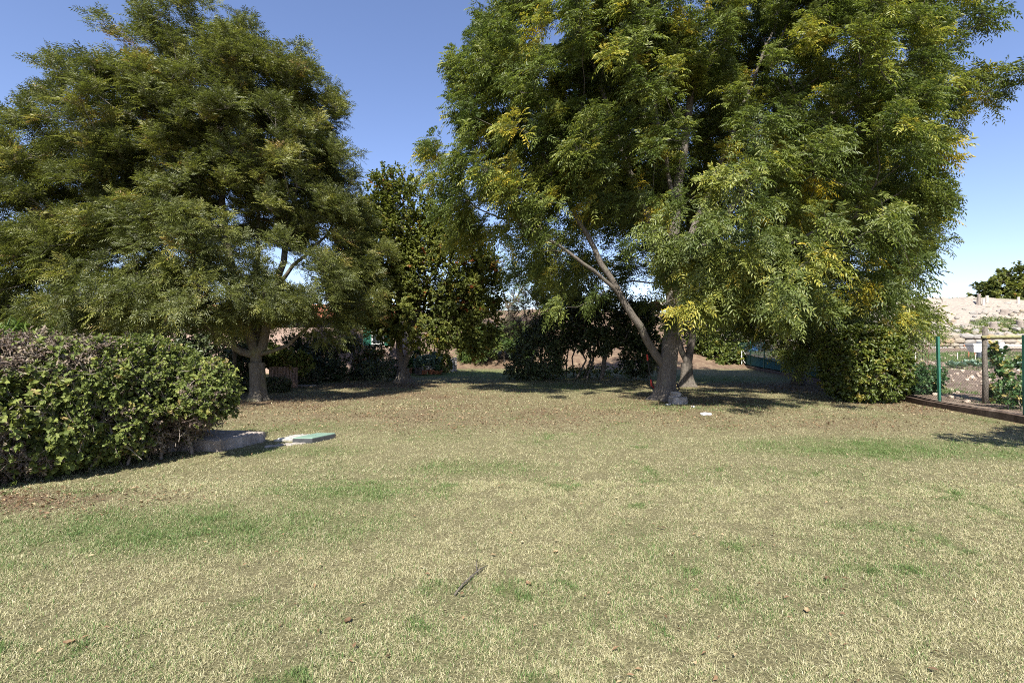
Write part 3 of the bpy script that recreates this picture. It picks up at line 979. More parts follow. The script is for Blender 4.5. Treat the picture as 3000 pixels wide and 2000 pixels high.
def box_points(c, half, rz, n, power=4.0, shell=.16, low=0.0):
    """points just under the surface of a rounded box"""
    d = randdir(n)
    r = 1 / np.power(np.sum(np.abs(d) ** power, 1), 1 / power)
    p = d * r[:, None] * (rng.random((n, 1)) ** shell) * np.asarray(half)
    ca, sa = math.cos(rz), math.sin(rz)
    p = p @ np.array([[ca, sa, 0], [-sa, ca, 0], [0, 0, 1]]) + np.asarray(c)
    return p[p[:, 2] > low]

# the big hedge at the left
hc, hr = np.array([-5.78, 5.98, .82]), math.atan2(2.3, 1.8)
pts = box_points(hc, (1.95, .86, .80), hr, 2900, 2.6)
bulge = blob_points([(np.array([-4.0, 6.4, .95]), np.array([.3, .3, .4]))], 200, .3)
pts = np.concatenate([pts, bulge])
pts[:, 2] += .16 * (vnoise(pts[:, 0], pts[:, 1], .45, 120) - .4)
along = (pts - hc)[:, :2] @ np.array([math.cos(hr), math.sin(hr)])
acr = (pts - hc)[:, :2] @ np.array([-math.sin(hr), math.cos(hr)])
wither = ((pts[:, 2] > 1.16 + .1 * rng.normal(0, 1, len(pts))) & (along < .45 + rng.normal(0, .2, len(pts)))) | ((along < -.35 + .5 * (.7 - pts[:, 2])) & (pts[:, 2] < .75)) | ((along > .9) & (pts[:, 2] < .6))
wither &= rng.random(len(pts)) < .86
wither |= rng.random(len(pts)) < .07
pts = np.concatenate([pts[~wither], pts[wither]])
nw = int(wither.sum())
big = along[~wither] < .15
gp, bp_, wp = pts[:len(pts) - nw][~big], pts[:len(pts) - nw][big], pts[len(pts) - nw:]
stems = [hc + np.array([math.cos(hr) * u - math.sin(hr) * w, math.sin(hr) * u + math.cos(hr) * w, -.82]) for u in np.linspace(-1.6, 1.5, 9) for w in (-.35, .3)]
hedge = make_shrub("hedge", "big rounded green hedge at the left with withered brown patches on its top and foot", "hedge", (hc[0], hc[1], 0),
                   gp, stems, M_HEDGE, dict(tips=8, per=8, spread=.16, L=.043, kind='simple', tint0=.5, tvar=.2, up=.25, outw=.8, lw=.78, jag=True, fold=.22), tip=.004)
HT = []
for nm, p, m, kw in (("broad_foliage", bp_, M_HEDGE, dict(tips=6, per=6, spread=.17, L=.06, kind='simple', tint0=.55, tvar=.2, up=.1, outw=.9, lw=.78, jag=True, fold=.2)),
                     ("withered_foliage", wp, M_DEAD, dict(tips=8, per=7, spread=.17, L=.042, kind='simple', tint0=.5, tvar=.25, up=.1, outw=.6, lw=.5, fold=.35))):
    V, F, T, tw = tuft_leaves(p, hc, **kw)
    np_mesh(nm, V, F, m, hedge, {"tint": T})
    HT.append(tw)
# bare stems showing on the face of the hedge
tv, tf, tn_ = [], [], 0
for k in range(30):
    u, w = rng.uniform(-1.8, 1.8), -.80 + rng.uniform(-.05, .12)
    z0 = rng.uniform(.02, 1.1)
    p = hc + np.array([math.cos(hr) * u - math.sin(hr) * w, math.sin(hr) * u + math.cos(hr) * w, z0 - .82])
    q = p + np.array([rng.normal(0, .12), rng.normal(-.02, .06), rng.uniform(.12, .32)])
    pp = [p, p * .7 + q * .3 + rng.normal(0, .015, 3), p * .35 + q * .65 + rng.normal(0, .02, 3), q]
    for path, r in ((pp, .0045), ([pp[1], pp[1] + (q - p) * .4 + rng.normal(0, .05, 3)], .003), ([pp[2], pp[2] + (q - p) * .35 + rng.normal(0, .05, 3)], .0025)):
        v, f = tube_np(path, np.linspace(r, r * .5, len(path)), 5)
        tv.append(v); tf.append(f + tn_); tn_ += len(v)
v, f = join(HT + [(np.concatenate(tv), np.concatenate(tf))])
np_mesh("twigs", v, f, M_TWIG, hedge)

# bamboo behind it
pts = blob_points([B(20, 1060, 8.6, .8, .6, .7), B(150, 1075, 8.8, .7, .42, .5), B(-120, 1050, 8.4, .9, .7, .8)], 230, .3)
make_shrub("bamboo", "bamboo with long narrow leaves rising behind the left end of the hedge", "bamboo", (gx(60, 8.6), 8.6, 0), pts,
           [(gx(p, 8.6) + rng.normal(0, .1), 8.6 + rng.normal(0, .2), 0) for p in (-150, -60, 0, 60, 120, 170, 210)], M_BAMBOO,
           dict(tips=6, per=8, spread=.26, L=.21, kind='simple', tint0=.5, tvar=.2, up=.3, outw=.9, lw=.12, fold=.1, droop=.25), bark=M_BAMBOO, tip=.004)

def blob_shrub(name, label, cat, blobs, n, stems_px, d, leafm, leaf, zb=0.0, **kw):
    p = blob_points(blobs, n, .3, kw.pop('gap', 0))
    p = p[p[:, 2] > zb + .08]
    st = [(gx(q, d) + rng.normal(0, .06), d + rng.normal(0, .15), zb) for q in stems_px]
    return make_shrub(name, label, cat, (gx(np.mean(stems_px), d), d, zb), p, st, leafm, leaf, **kw)

SIMPLE = lambda **k: dict(dict(tips=6, per=7, spread=.26, L=.09, kind='simple', tint0=.45, tvar=.18, up=.15, outw=.7, lw=.55, fold=.2), **k)
# clump in the middle
blob_shrub("evergreen_shrub", "dark evergreen shrub left of the middle clump, leafy down to the grass", "shrub", [B(1580, 1040, 20.3, 1.15, 1.1, 1.0), B(1620, 980, 20.6, 1.1, .9, .9), B(1530, 1080, 20.2, .7, .45, .6)], 420, (1560, 1590, 1610), 20.4, M_DARK, SIMPLE(L=.11, tint0=.6), bark=M_BARK_D, tip=.007)
blob_shrub("seedhead_shrub", "tall shrub with pinkish dry seed heads behind the evergreens", "shrub", [B(1550, 920, 21.6, 1.3, 1.0, .9), B(1500, 960, 21.5, .6, .5, .5), B(1610, 870, 21.8, .9, .7, .8)], 260, (1560, 1590, 1620), 21.6, M_DEAD, SIMPLE(L=.08, tint0=.75, lw=.4, up=.6), bark=M_BARK_D, tip=.007)
blob_shrub("yellowing_shrub", "yellow green shrub top glowing between the seed heads and the dark evergreen", "shrub", [B(1650, 880, 22, .9, .9, .8), B(1690, 940, 21.8, .8, 1.0, .8), B(1640, 960, 21.6, .8, 1.0, .7)], 230, (1650, 1680), 21.8, M_HORN, SIMPLE(L=.1, tint0=.6), bark=M_BARK_D, tip=.007)
blob_shrub("evergreen_shrub", "broadest dark evergreen of the clump with several bare stems below", "shrub", [B(1790, 940, 20.3, 1.8, 1.1, 1.3), B(1720, 890, 20.6, 1.0, .8, .9), B(1860, 960, 20.2, 1.0, 1.1, 1.0), B(1740, 1000, 20.2, 1.0, .6, .9)], 640, (1682, 1712, 1722, 1760), 20.5, M_DARK, SIMPLE(L=.12, tint0=.45), bark=M_BARK_D, tip=.011)
blob_shrub("evergreen_shrub", "low dark evergreen shrub beside the thick ash trunk", "shrub", [B(1870, 1060, 19.8, .75, .6, .7), B(1900, 1030, 20, .7, .8, .7)], 200, (1860, 1890), 19.9, M_DARK, SIMPLE(L=.1, tint0=.4), bark=M_BARK_D)
blob_shrub("undergrowth", "sparse low undergrowth under the dark evergreen stems", "shrub", [B(1760, 1090, 21, 1.4, .3, .6), B(1690, 1095, 20.8, .8, .25, .5)], 90, (1690, 1730, 1780, 1820), 21, M_HORN, SIMPLE(tips=4, L=.09, tint0=.4))
# by the fence, far end
blob_shrub("hornbeam", "rounded yellow green bush at the far end of the fence", "bush", [B(2110, 1045, 30, 1.35, .85, 1.1), B(2060, 1000, 30.3, .9, .8, .9)], 420, (2090, 2120), 30, M_HORN, SIMPLE(L=.13, tint0=.5, jag=True, lw=.7), tip=.008)
blob_shrub("hazel_shrub", "tall dim green shrub filling the gap behind the forked trunk", "shrub", [B(2090, 930, 31.5, 2.4, 1.8, 1.4), B(2170, 960, 31.5, 1.2, 1.3, 1.2), B(2250, 900, 32, 2.2, 1.8, 1.4)], 420, (2080, 2120, 2200), 31.5, M_HORN, SIMPLE(L=.14, tint0=.3, jag=True, lw=.7, spread=.4), tip=.01)
# rounded hornbeam by the kerb
pts = box_points((9.42, 12.95, .95), (.92, .85, 1.0), 0, 900, 2.6)
make_shrub("hornbeam", "clipped rounded hornbeam bush under the low ash branches at the kerb", "bush", (9.42, 12.95, 0), pts, [(9.42 + a, 12.95 + b, 0) for a, b in ((-.3, -.2), (.3, -.1), (0, .25), (.1, -.3))], M_HORN,
           dict(tips=6, per=7, spread=.19, L=.085, kind='simple', tint0=.5, tvar=.2, up=.05, outw=.9, lw=.6, jag=True, fold=.25))
# left background
blob_shrub("laurel_shrub", "dark dense shrub in shade beside the board fence", "shrub", [B(910, 1065, 20, 1.0, .75, .9), B(960, 1090, 19.6, .9, .5, .7), B(890, 1020, 20.4, .9, .7, .8)], 330, (900, 940), 20, M_DARK, SIMPLE(L=.1, tint0=.45), bark=M_BARK_D)
blob_shrub("lilac_shrub", "thin many stemmed shrub with a leaning dark trunk left of the maple", "shrub", [B(1060, 1050, 20.6, 1.3, .95, .8), B(1010, 1090, 20, .8, .45, .6), B(1120, 1085, 19.6, 1.0, .5, .7), B(1000, 1010, 20.8, .8, .6, .7)], 230, (985, 1040, 1056, 1070, 1110), 20.2, M_DARK, SIMPLE(tips=5, L=.1, tint0=.6, spread=.34), bark=M_BARK_D, tip=.009)
blob_shrub("photinia_shrub", "small shrub with red young leaves in front of the house", "shrub", [B(1095, 1035, 21.5, .55, .22, .4), B(1080, 1060, 21.6, .6, .4, .5)], 80, (1080, 1100), 21.6, M_MAPLE, SIMPLE(L=.09, tint0=.85))
blob_shrub("climbing_plant", "sunlit bright green climber covering the top of the board fence", "climber", [B(830, 1055, 17.2, .75, .38, .4), B(790, 1040, 17.3, .4, .35, .4), B(870, 1065, 17.1, .5, .35, .4)], 220, (790, 830, 870), 17.2, M_HEDGE, SIMPLE(L=.085, tint0=.6, lw=.8, jag=True, spread=.2))
blob_shrub("laurel_shrub", "dark rounded shrub behind the lichened ash trunk", "shrub", [B(715, 1075, 16.6, .55, .65, .6), B(735, 1060, 16.8, .5, .5, .5)], 180, (712, 735), 16.6, M_DARK, SIMPLE(L=.09, tint0=.5), bark=M_BARK_D)
for k, (px, d, lab) in enumerate(((90, 18.5, "deep green tall shrub far left behind the bamboo"), (330, 19.5, "deep green tall shrub behind the middle of the hedge"), (560, 20, "deep green tall shrub between hedge and house"))):
    blob_shrub("cherry_laurel", lab, "shrub", [B(px, 1000, d, 2.6, 1.7, 1.3), B(px + 90, 1020, d + .4, 2.0, 1.3, 1.2), B(px - 60, 960, d + .6, 2.0, 1.5, 1.2)], 420, (px - 60, px, px + 60), d, M_DARK, SIMPLE(L=.15, tint0=.55, spread=.4), bark=M_BARK_D, tip=.01, group="tall shrubs behind the hedge")
def clipped(lab, px0, px1, d, h, w):
    x0, x1 = gx(px0, d), gx(px1, d)
    p = box_points(((x0 + x1) / 2, d, h / 2), ((x1 - x0) / 2, w, h / 2), 0, int(340 * (x1 - x0)), 9, .12)
    make_shrub("box_hedge", lab, "hedge", ((x0 + x1) / 2, d, 0), p, [(x0 + (x1 - x0) * q, d, 0) for q in (.15, .4, .65, .9)], M_DARK,
               dict(tips=6, per=7, spread=.09, L=.035, kind='simple', tint0=.5, tvar=.2, up=.3, outw=.7, lw=.6, fold=.2), tip=.003)
clipped("low clipped dark box hedge behind the lichened trunk", 690, 845, 15.3, .42, .25)
clipped("short clipped dark hedge right of the board fence end", 858, 935, 18.2, .62, .3)

# ------------------------------------------------------------------ left background: house, board fence, terrace
M_PINK = rough_mat("pink_plaster", [(.3, (.3, .21, .17)), (.7, (.37, .28, .23))], 2.5, bmp=.3, bdist=.01)
M_TILE = rough_mat("terracotta", [(.3, (.32, .12, .065)), (.7, (.48, .22, .13))], 5, bmp=.4)
M_GREENP = plain("green_paint", (.02, .13, .085), .5)
M_GLASS = plain("dark_pane", (.03, .035, .04), .12)
M_WOOD = rough_mat("weathered_board", [(.3, (.12, .08, .065)), (.7, (.3, .215, .18))], 7, bmp=.5, stretch=(3, 3, .4))
M_WHITE = plain("white_paint", (.78, .78, .76), .5, var=.05)
M_STONE = rough_mat("grey_stone", [(.28, (.16, .14, .12)), (.55, (.33, .3, .26)), (.75, (.46, .43, .38))], 7, bmp=.8, bdist=.03)
M_CONC = rough_mat("old_concrete", [(.3, (.15, .125, .105)), (.55, (.29, .25, .215)), (.75, (.38, .34, .3))], 5, bmp=.8, bdist=.02, bscale=30)

hx0, hx1, hy0, hy1 = gx(330, 24), gx(1178, 24), 24.0, 29.0
house = thing("house", ((hx0 + hx1) / 2, hy0, 0), "low pink plastered house behind the shrubs with a green shuttered window", "house")
mb = MB()
mb.box(((hx0 + hx1) / 2, (hy0 + hy1) / 2, -.2), (hx1 - hx0, hy1 - hy0, 3.0), bev=.004)
mb.build("wall", M_PINK, house)
mb = MB()
ov = .4
r0, r1, yc, zr = hx0 - ov, hx1 + ov, (hy0 + hy1) / 2, 3.35
for s, ye in ((-1, hy0 - ov), (1, hy1 + ov)):
    V = [(r0, ye, 2.72), (r1, ye, 2.72), (r1, yc, zr), (r0, yc, zr), (r0, ye, 2.84), (r1, ye, 2.84), (r1, yc, zr + .12), (r0, yc, zr + .12)]
    mb.add(V, [(0, 3, 2, 1), (4, 5, 6, 7), (0, 1, 5, 4), (1, 2, 6, 5), (2, 3, 7, 6), (3, 0, 4, 7)])
    for k in range(46):
        x = r0 + (r1 - r0) * (k + .5) / 46
        mb.tube([(x, ye, 2.87), (x, yc, zr + .15)], .09, 8)
mb.tube([(r0, yc, zr + .16), (r1, yc, zr + .16)], .13, 8)
mb.build("roof", M_TILE, house)
mb = MB()
wx = gx(1108, 24)
mb.box((wx, hy0 - .03, 1.45), (.62, .06, .95), bev=.03)
win = mb.build("window", M_WHITE, house)
mb = MB(); mb.box((wx, hy0 - .065, 1.52), (.5, .014, .8), bev=.01); mb.build("pane", M_GLASS, win)
for s in (-1, 1):
    mb = MB()
    mb.box((wx + s * .52, hy0 - .05, 1.42), (.4, .05, 1.0), bev=.03)
    for q in range(9):
        mb.box((wx + s * .52, hy0 - .085, 1.49 + q * .1), (.3, .02, .05), bev=.03)
    mb.build("shutter", M_GREENP, house)

bf = thing("board_fence", (gx(838, 16.7), 16.7, 0), "low fence of upright weathered brown boards beside the clipped hedge", "fence")
mb = MB()
x = gx(788, 16.7)
while x < gx(872, 16.7):
    w = random.uniform(.075, .095)
    mb.box((x + w / 2, 16.7 + random.uniform(-.008, .008), -.05), (w, .022, random.uniform(.74, .8)), bev=.1)
    x += w + .012
mb.build("boards", M_WOOD, bf)
mb = MB()
for z in (.18, .58):
    mb.box(((gx(788, 16.7) + gx(872, 16.7)) / 2, 16.74, z), (gx(872, 16.7) - gx(788, 16.7), .035, .07))
mb.build("rail", M_WOOD, bf)
mb = MB(); mb.box((gx(880, 17.3), 17.3, -.03), (1.0, .4, .07), bev=.2); tag(mb.build("paving_slab", M_CONC), "pale paving slab at the foot of the short clipped hedge", "slab")
mb = MB(); mb.tube([(gx(687, 15.9), 15.9, -.1), (gx(687, 15.9), 15.9, 1.2), (gx(688, 15.9), 15.9, 2.4)], [.06, .055, .05], 8); tag(mb.build("wooden_post", M_BARK_D), "dark upright post behind the right end of the hedge", "post")

# terrace with pots
def pot(lab, px, py, d, r, h, mat, plant=None, cat="pot", group="pots on the terrace edge"):
    p = at(px, py, d)
    z = max(0.02, p[2])
    t = thing("flower_pot", (p[0], d, z), lab, cat, group)
    mb = MB()
    mb.lathe((p[0], d, z), [(r * .68, 0), (r * .72, .01), (r * .92, h * .82), (r * 1.06, h * .83), (r * 1.06, h), (r * .94, h), (r * .9, h * .88), (.01, h * .86)], 20)
    mb.build("bowl", mat, t, smooth=False)
    if plant:
        m, n, hh, L = plant
        q = blob_points([(np.array([p[0], d, z + h + hh * .45]), np.array([r * 1.1, r * 1.1, hh * .5]))], n, .4)
        V, F, T, tw = tuft_leaves(q, np.array([p[0], d, z + h]), tips=5, per=5, spread=.1, L=L, kind='simple', tint0=.5, tvar=.2, up=.4, lw=.4)
        f = np_mesh("plant", V, F, m, t, {"tint": T})
    return t
M_DPOT = plain("dark_pot", (.1, .08, .07), .7)
pot("brown terracotta pot at the foot of the white pillar", 1196, 1098, 23.5, .2, .3, M_TILE, (M_VEG, 14, .5, .14))
pot("tall dark pot with a grey green plant", 1226, 1100, 23, .19, .34, M_DPOT, (M_CABBAGE, 18, .5, .16))
pot("low terracotta bowl of yellow flowers beside the tall dark pot", 1239, 1096, 23.3, .26, .2, M_TILE, (M_HORN, 14, .25, .08))
pot("small terracotta pot between the two planter boxes", 1262, 1096, 23.4, .16, .22, M_TILE, (M_CABBAGE, 10, .45, .14))
pot("wide shallow terracotta bowl at the right end of the row", 1281, 1096, 23.6, .27, .17, M_TILE, (M_VEG, 12, .22, .1))
for px, lab in ((1252, "cream planter box left of the small terracotta pot"), (1272, "cream planter box right of the small terracotta pot")):
    p = at(px, 1094, 24.4)
    t = thing("planter", (p[0], 24.4, .02), lab, "planter", "cream planters on the terrace")
    mb = MB(); mb.box((p[0], 24.4, .02), (.5, .3, .36), taper=1.08, bev=.1); mb.build("trough", plain("cream_box", (.55, .5, .42), .7), t)
    q = box_points((p[0], 24.4, .6), (.3, .18, .28), 0, 26, 2)
    V, F, T, tw = tuft_leaves(q, np.array([p[0], 24.4, .3]), tips=5, per=5, spread=.12, L=.12, kind='simple', tint0=.5, tvar=.2, up=.4, lw=.35)
    np_mesh("plant", V, F, M_CABBAGE, t, {"tint": T})
blob_shrub("euphorbia", "round yellow green plant on the terrace edge", "plant", [(np.array([gx(1293, 23.6), 23.6, .2]), np.array([.3, .25, .2]))], 30, (1293,), 23.6, M_HORN, SIMPLE(L=.07, tint0=.75, spread=.1))
mb = MB()
p = at(1210, 1086, 25)
mb.box((p[0], 25, 0), (.3, .3, 1.5), bev=.1); mb.box((p[0], 25, 1.5), (.38, .38, .1), bev=.2)
tag(mb.build("pillar", M_WHITE), "slim white pillar beside the maple trunk", "pillar")
mb = MB()
x0, x1 = gx(1231, 26), gx(1263, 26)
mb.box(((x0 + x1) / 2, 26, 0), (x1 - x0, .22, .78), bev=.05); mb.box(((x0 + x1) / 2, 26, .78), (x1 - x0 + .08, .3, .07), bev=.1)
tag(mb.build("garden_wall", plain("pale_wall", (.6, .6, .6), .8, var=.1)), "low pale garden wall with a coping behind the pots", "wall")
t = thing("gatepost", (gx(1320, 25.5), 25.5, 0), "short whitewashed block with ochre stripes at the end of the terrace", "post")
mb = MB(); mb.box((gx(1320, 25.5), 25.5, -.05), (.28 * 1.1, .3, .72), bev=.1); mb.build("block", M_WHITE, t)
mb = MB()
for px in (1317.5, 1322.5):
    mb.box((gx(px, 25.34), 25.345, .12), (.045, .012, .48), bev=.1)
mb.build("stripe", plain("ochre", (.5, .33, .08), .7), t)
mb = MB()
for k in range(5):
    mb.rock((gx(1332, 25.6) + random.uniform(-.02, .02), 25.6, .07 + k * .15), (.26, .26, .18), k, k + 5, .1)
tag(mb.build("stone_pillar", M_STONE), "small rough stone pillar beside the striped block", "pillar")
mb = MB()
for px, k in ((1342, 1), (1390, 4), (1420, 3)):
    mb.rock((gx(px, 27), 27.3, .06), (.35, .28, .22), k, k + 31)
for nm, lab, px, d, rx, h, m, tt in (("juniper", "slender green conifer right of the white pillar", 1222, 24.6, .3, 1.15, M_VEG, .45), ("oleander", "greyish bush behind the terrace planters", 1270, 25.2, .55, 1.0, M_CABBAGE, .35),
                                  ("forsythia", "bush with yellowing leaves beside the striped block", 1299, 25, .42, .95, M_HORN, .75), ("juniper", "small conifer squeezed left of the white pillar", 1200, 24.8, .25, .8, M_VEG, .5)):
    blob_shrub(nm, lab, "bush", [(np.array([gx(px, d), d, h * .5]), np.array([rx, rx, h * .52]))], int(110 * rx * 2), (px,), d, m, SIMPLE(L=.09, tint0=tt, spread=.16, up=.5))

# ------------------------------------------------------------------ things on the lawn
mb = MB()
sx = np.array([[-5.3, 7.15], [-4.25, 7.05], [-3.93, 7.72], [-5.1, 7.98]])
def slab(poly, z0, z1, n=7):
    """weathered slab: subdivided top with chipped edges"""
    poly = np.asarray(poly, float)
    uu = np.linspace(0, 1, 14)
    top, F = [], []
    for v in uu:
        for u_ in uu:
            p = (poly[0] * (1 - u_) + poly[1] * u_) * (1 - v) + (poly[3] * (1 - u_) + poly[2] * u_) * v
            e = min(u_, 1 - u_, v, 1 - v) < .01
            top.append((p[0] + random.gauss(0, .008), p[1] + random.gauss(0, .008), z1 - (.02 if e else 0) + random.gauss(0, .004)))
    for j in range(13):
        for i in range(13):
            F.append([j * 14 + i, j * 14 + i + 1, j * 14 + 15 + i, j * 14 + 14 + i])
    V = np.array(top)
    ring = [i for i in range(14)] + [13 + 14 * j for j in range(1, 14)] + [13 * 14 + i for i in range(12, -1, -1)] + [14 * j for j in range(12, 0, -1)]
    low = V[ring].copy(); low[:, 2] = z0
    n0 = len(V)
    V = np.concatenate([V, low])
    for k in range(len(ring)):
        m = (k + 1) % len(ring)
        F.append([ring[k], n0 + k, n0 + m, ring[m]])
    return V, F
mb.add(*slab(sx, -.05, .17))
tag(mb.build("concrete_slab", M_CONC), "weathered concrete slab poking out from under the hedge", "slab")
c = at(865, 1284, 7.95)
mb = MB(); mb.add(*slab([(c[0] - .22, 7.72), (c[0] + .10, 7.74), (c[0] + .22, 8.12), (c[0] - .06, 8.12)], -.03, .05))
tag(mb.build("hatch_cover", plain("grey_plastic", (.3, .29, .26), .7, scale=9)), "flat grey hatch cover beside the green lid", "cover")
gl = thing("valve_box", (gx(922, 7.75), 7.75, 0), "green lidded valve box set in the lawn", "box")
c = np.array([gx(922, 7.75), 7.75])
def quad_prism(mb, c, a, z0, z1, sx, sy, sk, bev):
    V = []
    for z, i in ((z0, 0), (z1 - bev, 0), (z1, bev)):
        for ux, uy in ((-1, -1), (1, -1), (1, 1), (-1, 1)):
            x, y = ux * (sx - i), uy * (sy - i)
            V.append((c[0] + x + sk * y, c[1] + y, z))
    F = [(3, 2, 1, 0), (8, 9, 10, 11)]
    for r in range(2):
        for i in range(4):
            j = (i + 1) % 4
            F.append((r * 4 + i, r * 4 + j, r * 4 + 4 + j, r * 4 + 4 + i))
    mb.add(V, F)
mb = MB(); quad_prism(mb, c, 0, -.03, .082, .155, .2, .55, .004); mb.build("housing", plain("black_plastic", (.045, .047, .05), .5), gl)
mb = MB(); quad_prism(mb, c, 0, .084, .1, .15, .195, .55, .006)
mb.lathe((c[0], c[1], .1), [(.02, 0), (.02, .004), (.001, .005)], 10)
mb.build("lid", plain("green_plastic", (.17, .26, .2), .55, var=.12, scale=8), gl)
mb = MB(); c = at(842, 1303, 7.45)
for k in range(5):
    mb.rock((c[0] - .2 + k * .1, 7.36 + k * .06, .0), (.2, .12, .055), .4 + k, k + 60)
tag(mb.build("stone_slab", M_STONE), "broken flat pale stone lying in front of the grey cover", "stone")

# blocks and scraps at the ash foot
mb = MB(); mb.box((gx(1986, 12.5), 12.5, -.02), (.4, .3, .2), .15, .012, tilt=(0, .05), bev=.2)
tag(mb.build("stone_block", M_STONE), "lower, wider pale stone block against the ash roots", "stone")
mb = MB(); mb.box((gx(1979, 12.6), 12.6, .185), (.25, .2, .11), -.2, .01, tilt=(.05, -.03), bev=.25)
tag(mb.build("stone_block", M_STONE), "smaller stone block stacked on the wider one at the ash foot", "stone")
for px, py, s, lab in ((2067, 1214, .26, "flat pale stone lying on shaded grass right of the ash"), (2031, 1192, .11, "small white stone between ash roots and the flat stone"), (1957, 1186, .14, "white scrap of stone in front of the ash roots")):
    d = 1.6 * FPX / ((py - 1000) * 1024 / 3000)
    mb = MB(); mb.rock((gx(px, d), d, .012), (s, s * .7, s * .25), .4, int(px), .16)
    tag(mb.build("stone", plain("pale_stone", (.55, .54, .52), .8)), lab, "stone")

# net frame leaning at the trunk
M_BLACK = plain("black_tube", (.015, .015, .017), .45)
M_RED = plain("red_cap", (.55, .04, .03), .5, var=.1)
d = 13.75
nf = thing("net_goal", at(1912, 1140, d) * (1, 1, 0), "black folding net frame with red tips behind the thick ash trunk", "net")
def pth(l):
    return [at(px, py, dd) for px, py, dd in l]
A1 = pth([(1896, 1040, 13.7), (1899, 1065, 13.7), (1904, 1095, 13.7), (1908, 1125, 13.7)])
A2 = pth([(1897, 1041, 13.7), (1912, 1038, 13.8), (1922, 1048, 13.9), (1926, 1080, 13.95), (1928, 1110, 13.95), (1926, 1132, 13.9)])
A3 = pth([(1908, 1128, 13.7), (1916, 1135, 13.8), (1926, 1134, 13.9)])
mb = MB()
for a in (A1, A2, A3):
    mb.tube(a, .013, 6)
mb.build("frame", M_BLACK, nf, smooth=True)
mb = MB()
def lerp_path(a, t):
    a = np.array(a); s = np.linspace(0, 1, len(a))
    return np.array([np.interp(t, s, a[:, c]) for c in range(3)])
for k in range(1, 12):
    t = k / 12
    mb.tube([lerp_path(A1, t), lerp_path(A2, t)], .0028, 3, False)
for k in range(1, 6):
    w = k / 6
    mb.tube([lerp_path(A1, t) * (1 - w) + lerp_path(A2, t) * w for t in np.linspace(0, 1, 8)], .0028, 3, False)
mb.build("netting", M_BLACK, nf)
mb = MB(); mb.tube(pth([(1896, 1038, 13.7), (1897.5, 1056, 13.7)]), .024, 7); mb.build("cap", M_RED, nf)
mb = MB(); mb.tube(pth([(1907, 1112, 13.7), (1909, 1131, 13.7)]), .024, 7); mb.tube(pth([(1911, 1130, 13.72), (1917, 1137, 13.8)]), .02, 7); mb.build("cap", M_RED, nf)
mb = MB(); mb.tube(pth([(1976, 1118, 13.6), (1983, 1124, 13.2), (1990, 1138, 13.1), (1984, 1146, 13.0)]), .02, 6)
tag(mb.build("strap", M_BLACK), "black strap hanging down the right side of the thick ash trunk", "strap")

# stick and single fallen leaves
mb = MB()
mb.tube([(-.36, 3.02, .02), (-.32, 3.14, .026), (-.27, 3.24, .03), (-.22, 3.34, .031), (-.17, 3.42, .022)], [.0045, .0055, .006, .005, .002], 7)
mb.tube([(-.24, 3.3, .042), (-.25, 3.37, .06), (-.245, 3.42, .065)], [.004, .003, .002], 5)
tag(mb.build("stick", M_BARK_D, smooth=True), "thin dark stick lying on the dry grass in the foreground", "stick")
LEAVES = ((1548, 1716, .07, "curled brown leaf right of the stick"), (1628, 1622, .06, "tan leaf on the grass further off, above the curled one"), (1018, 1826, .07, "crumpled rusty leaf in the near grass left of the stick"),
          (2424, 1702, .075, "dark reddish leaf on the dry grass at right"), (2364, 1796, .065, "pale tan leaf below the dark reddish one"), (202, 1890, .07, "long ochre leaf near the bottom left corner"), (1330, 1262, .1, "small orange leaf in the middle distance of the lawn"))
for px, py, s, lab in LEAVES:
    s = s * .75
    d = 1.6 * FPX / ((py - 1000) * 1024 / 3000)
    x = gx(px, d)
    a = random.uniform(0, 6.28)
    V, F = [], []
    for i in range(9):
        t = i / 8
        w = s * .32 * math.sin(math.pi * min(1, t * .92 + .06)) ** .8 * (1 + .15 * math.sin(i * 2.1))
        for j in (-1, -.5, 0, .5, 1):
            X, Y, Z = (t - .5) * s, j * w, .026 + .14 * s * abs(j) ** 1.6 + .35 * s * (t - .5) ** 2 + .03 * s * math.sin(i * 1.9 + j * 2)
            V.append((x + X * math.cos(a) - Y * math.sin(a), d + X * math.sin(a) + Y * math.cos(a), Z + float(lawn_z(np.array(x), np.array(d))) - .01))
    for i in range(8):
        for j in range(4):
            F.append([i * 5 + j, i * 5 + j + 1, i * 5 + 6 + j, i * 5 + 5 + j])
    o = np_mesh("fallen_leaf", V, [np.array(F)], M_LITTER, attrs={"tint": np.full(len(V), {"dark": .15, "rust": .3, "pale": .85, "tan ": .8}.get(lab.split("leaf")[0].replace("crumpled ", "")[:4], .55))})
    tag(o, lab, "leaf", "single fallen leaves on the lawn")

# ------------------------------------------------------------------ fence, kerb and garden
M_KERB = rough_mat("kerb_side", [(.3, (.05, .033, .025)), (.6, (.12, .085, .065)), (.8, (.22, .18, .15))], 5, bmp=.6, bdist=.01, bscale=30)
ky = np.linspace(4.0, 35, 90)
kx = fence_x(ky)
kV, kF = [], []
for x, y in zip(kx, ky):
    h = .15 + .012 * math.sin(y * 2.1) + random.gauss(0, .003)
    for dx, z in ((0, -.05), (0, h - .012), (.012, h), (.1, h), (.11, h - .012), (.11, -.05)):
        kV.append((x + dx, y, z))
for i in range(len(ky) - 1):
    for j in range(5):
        kF.append([i * 6 + j, i * 6 + 6 + j, i * 6 + 7 + j, i * 6 + 1 + j])
kF += [[0, 1, 2, 3, 4, 5][::-1]]
mb = MB(); mb.add(kV, kF)
tag(mb.build("kerb", M_KERB), "dark weathered kerb running along the lawn edge below the fence", "kerb")
mb = MB(); mb.tube([(11.15, 17.25, .03), (11.6, 18.4, .035), (11.95, 20.0, .03)], .03, 6)
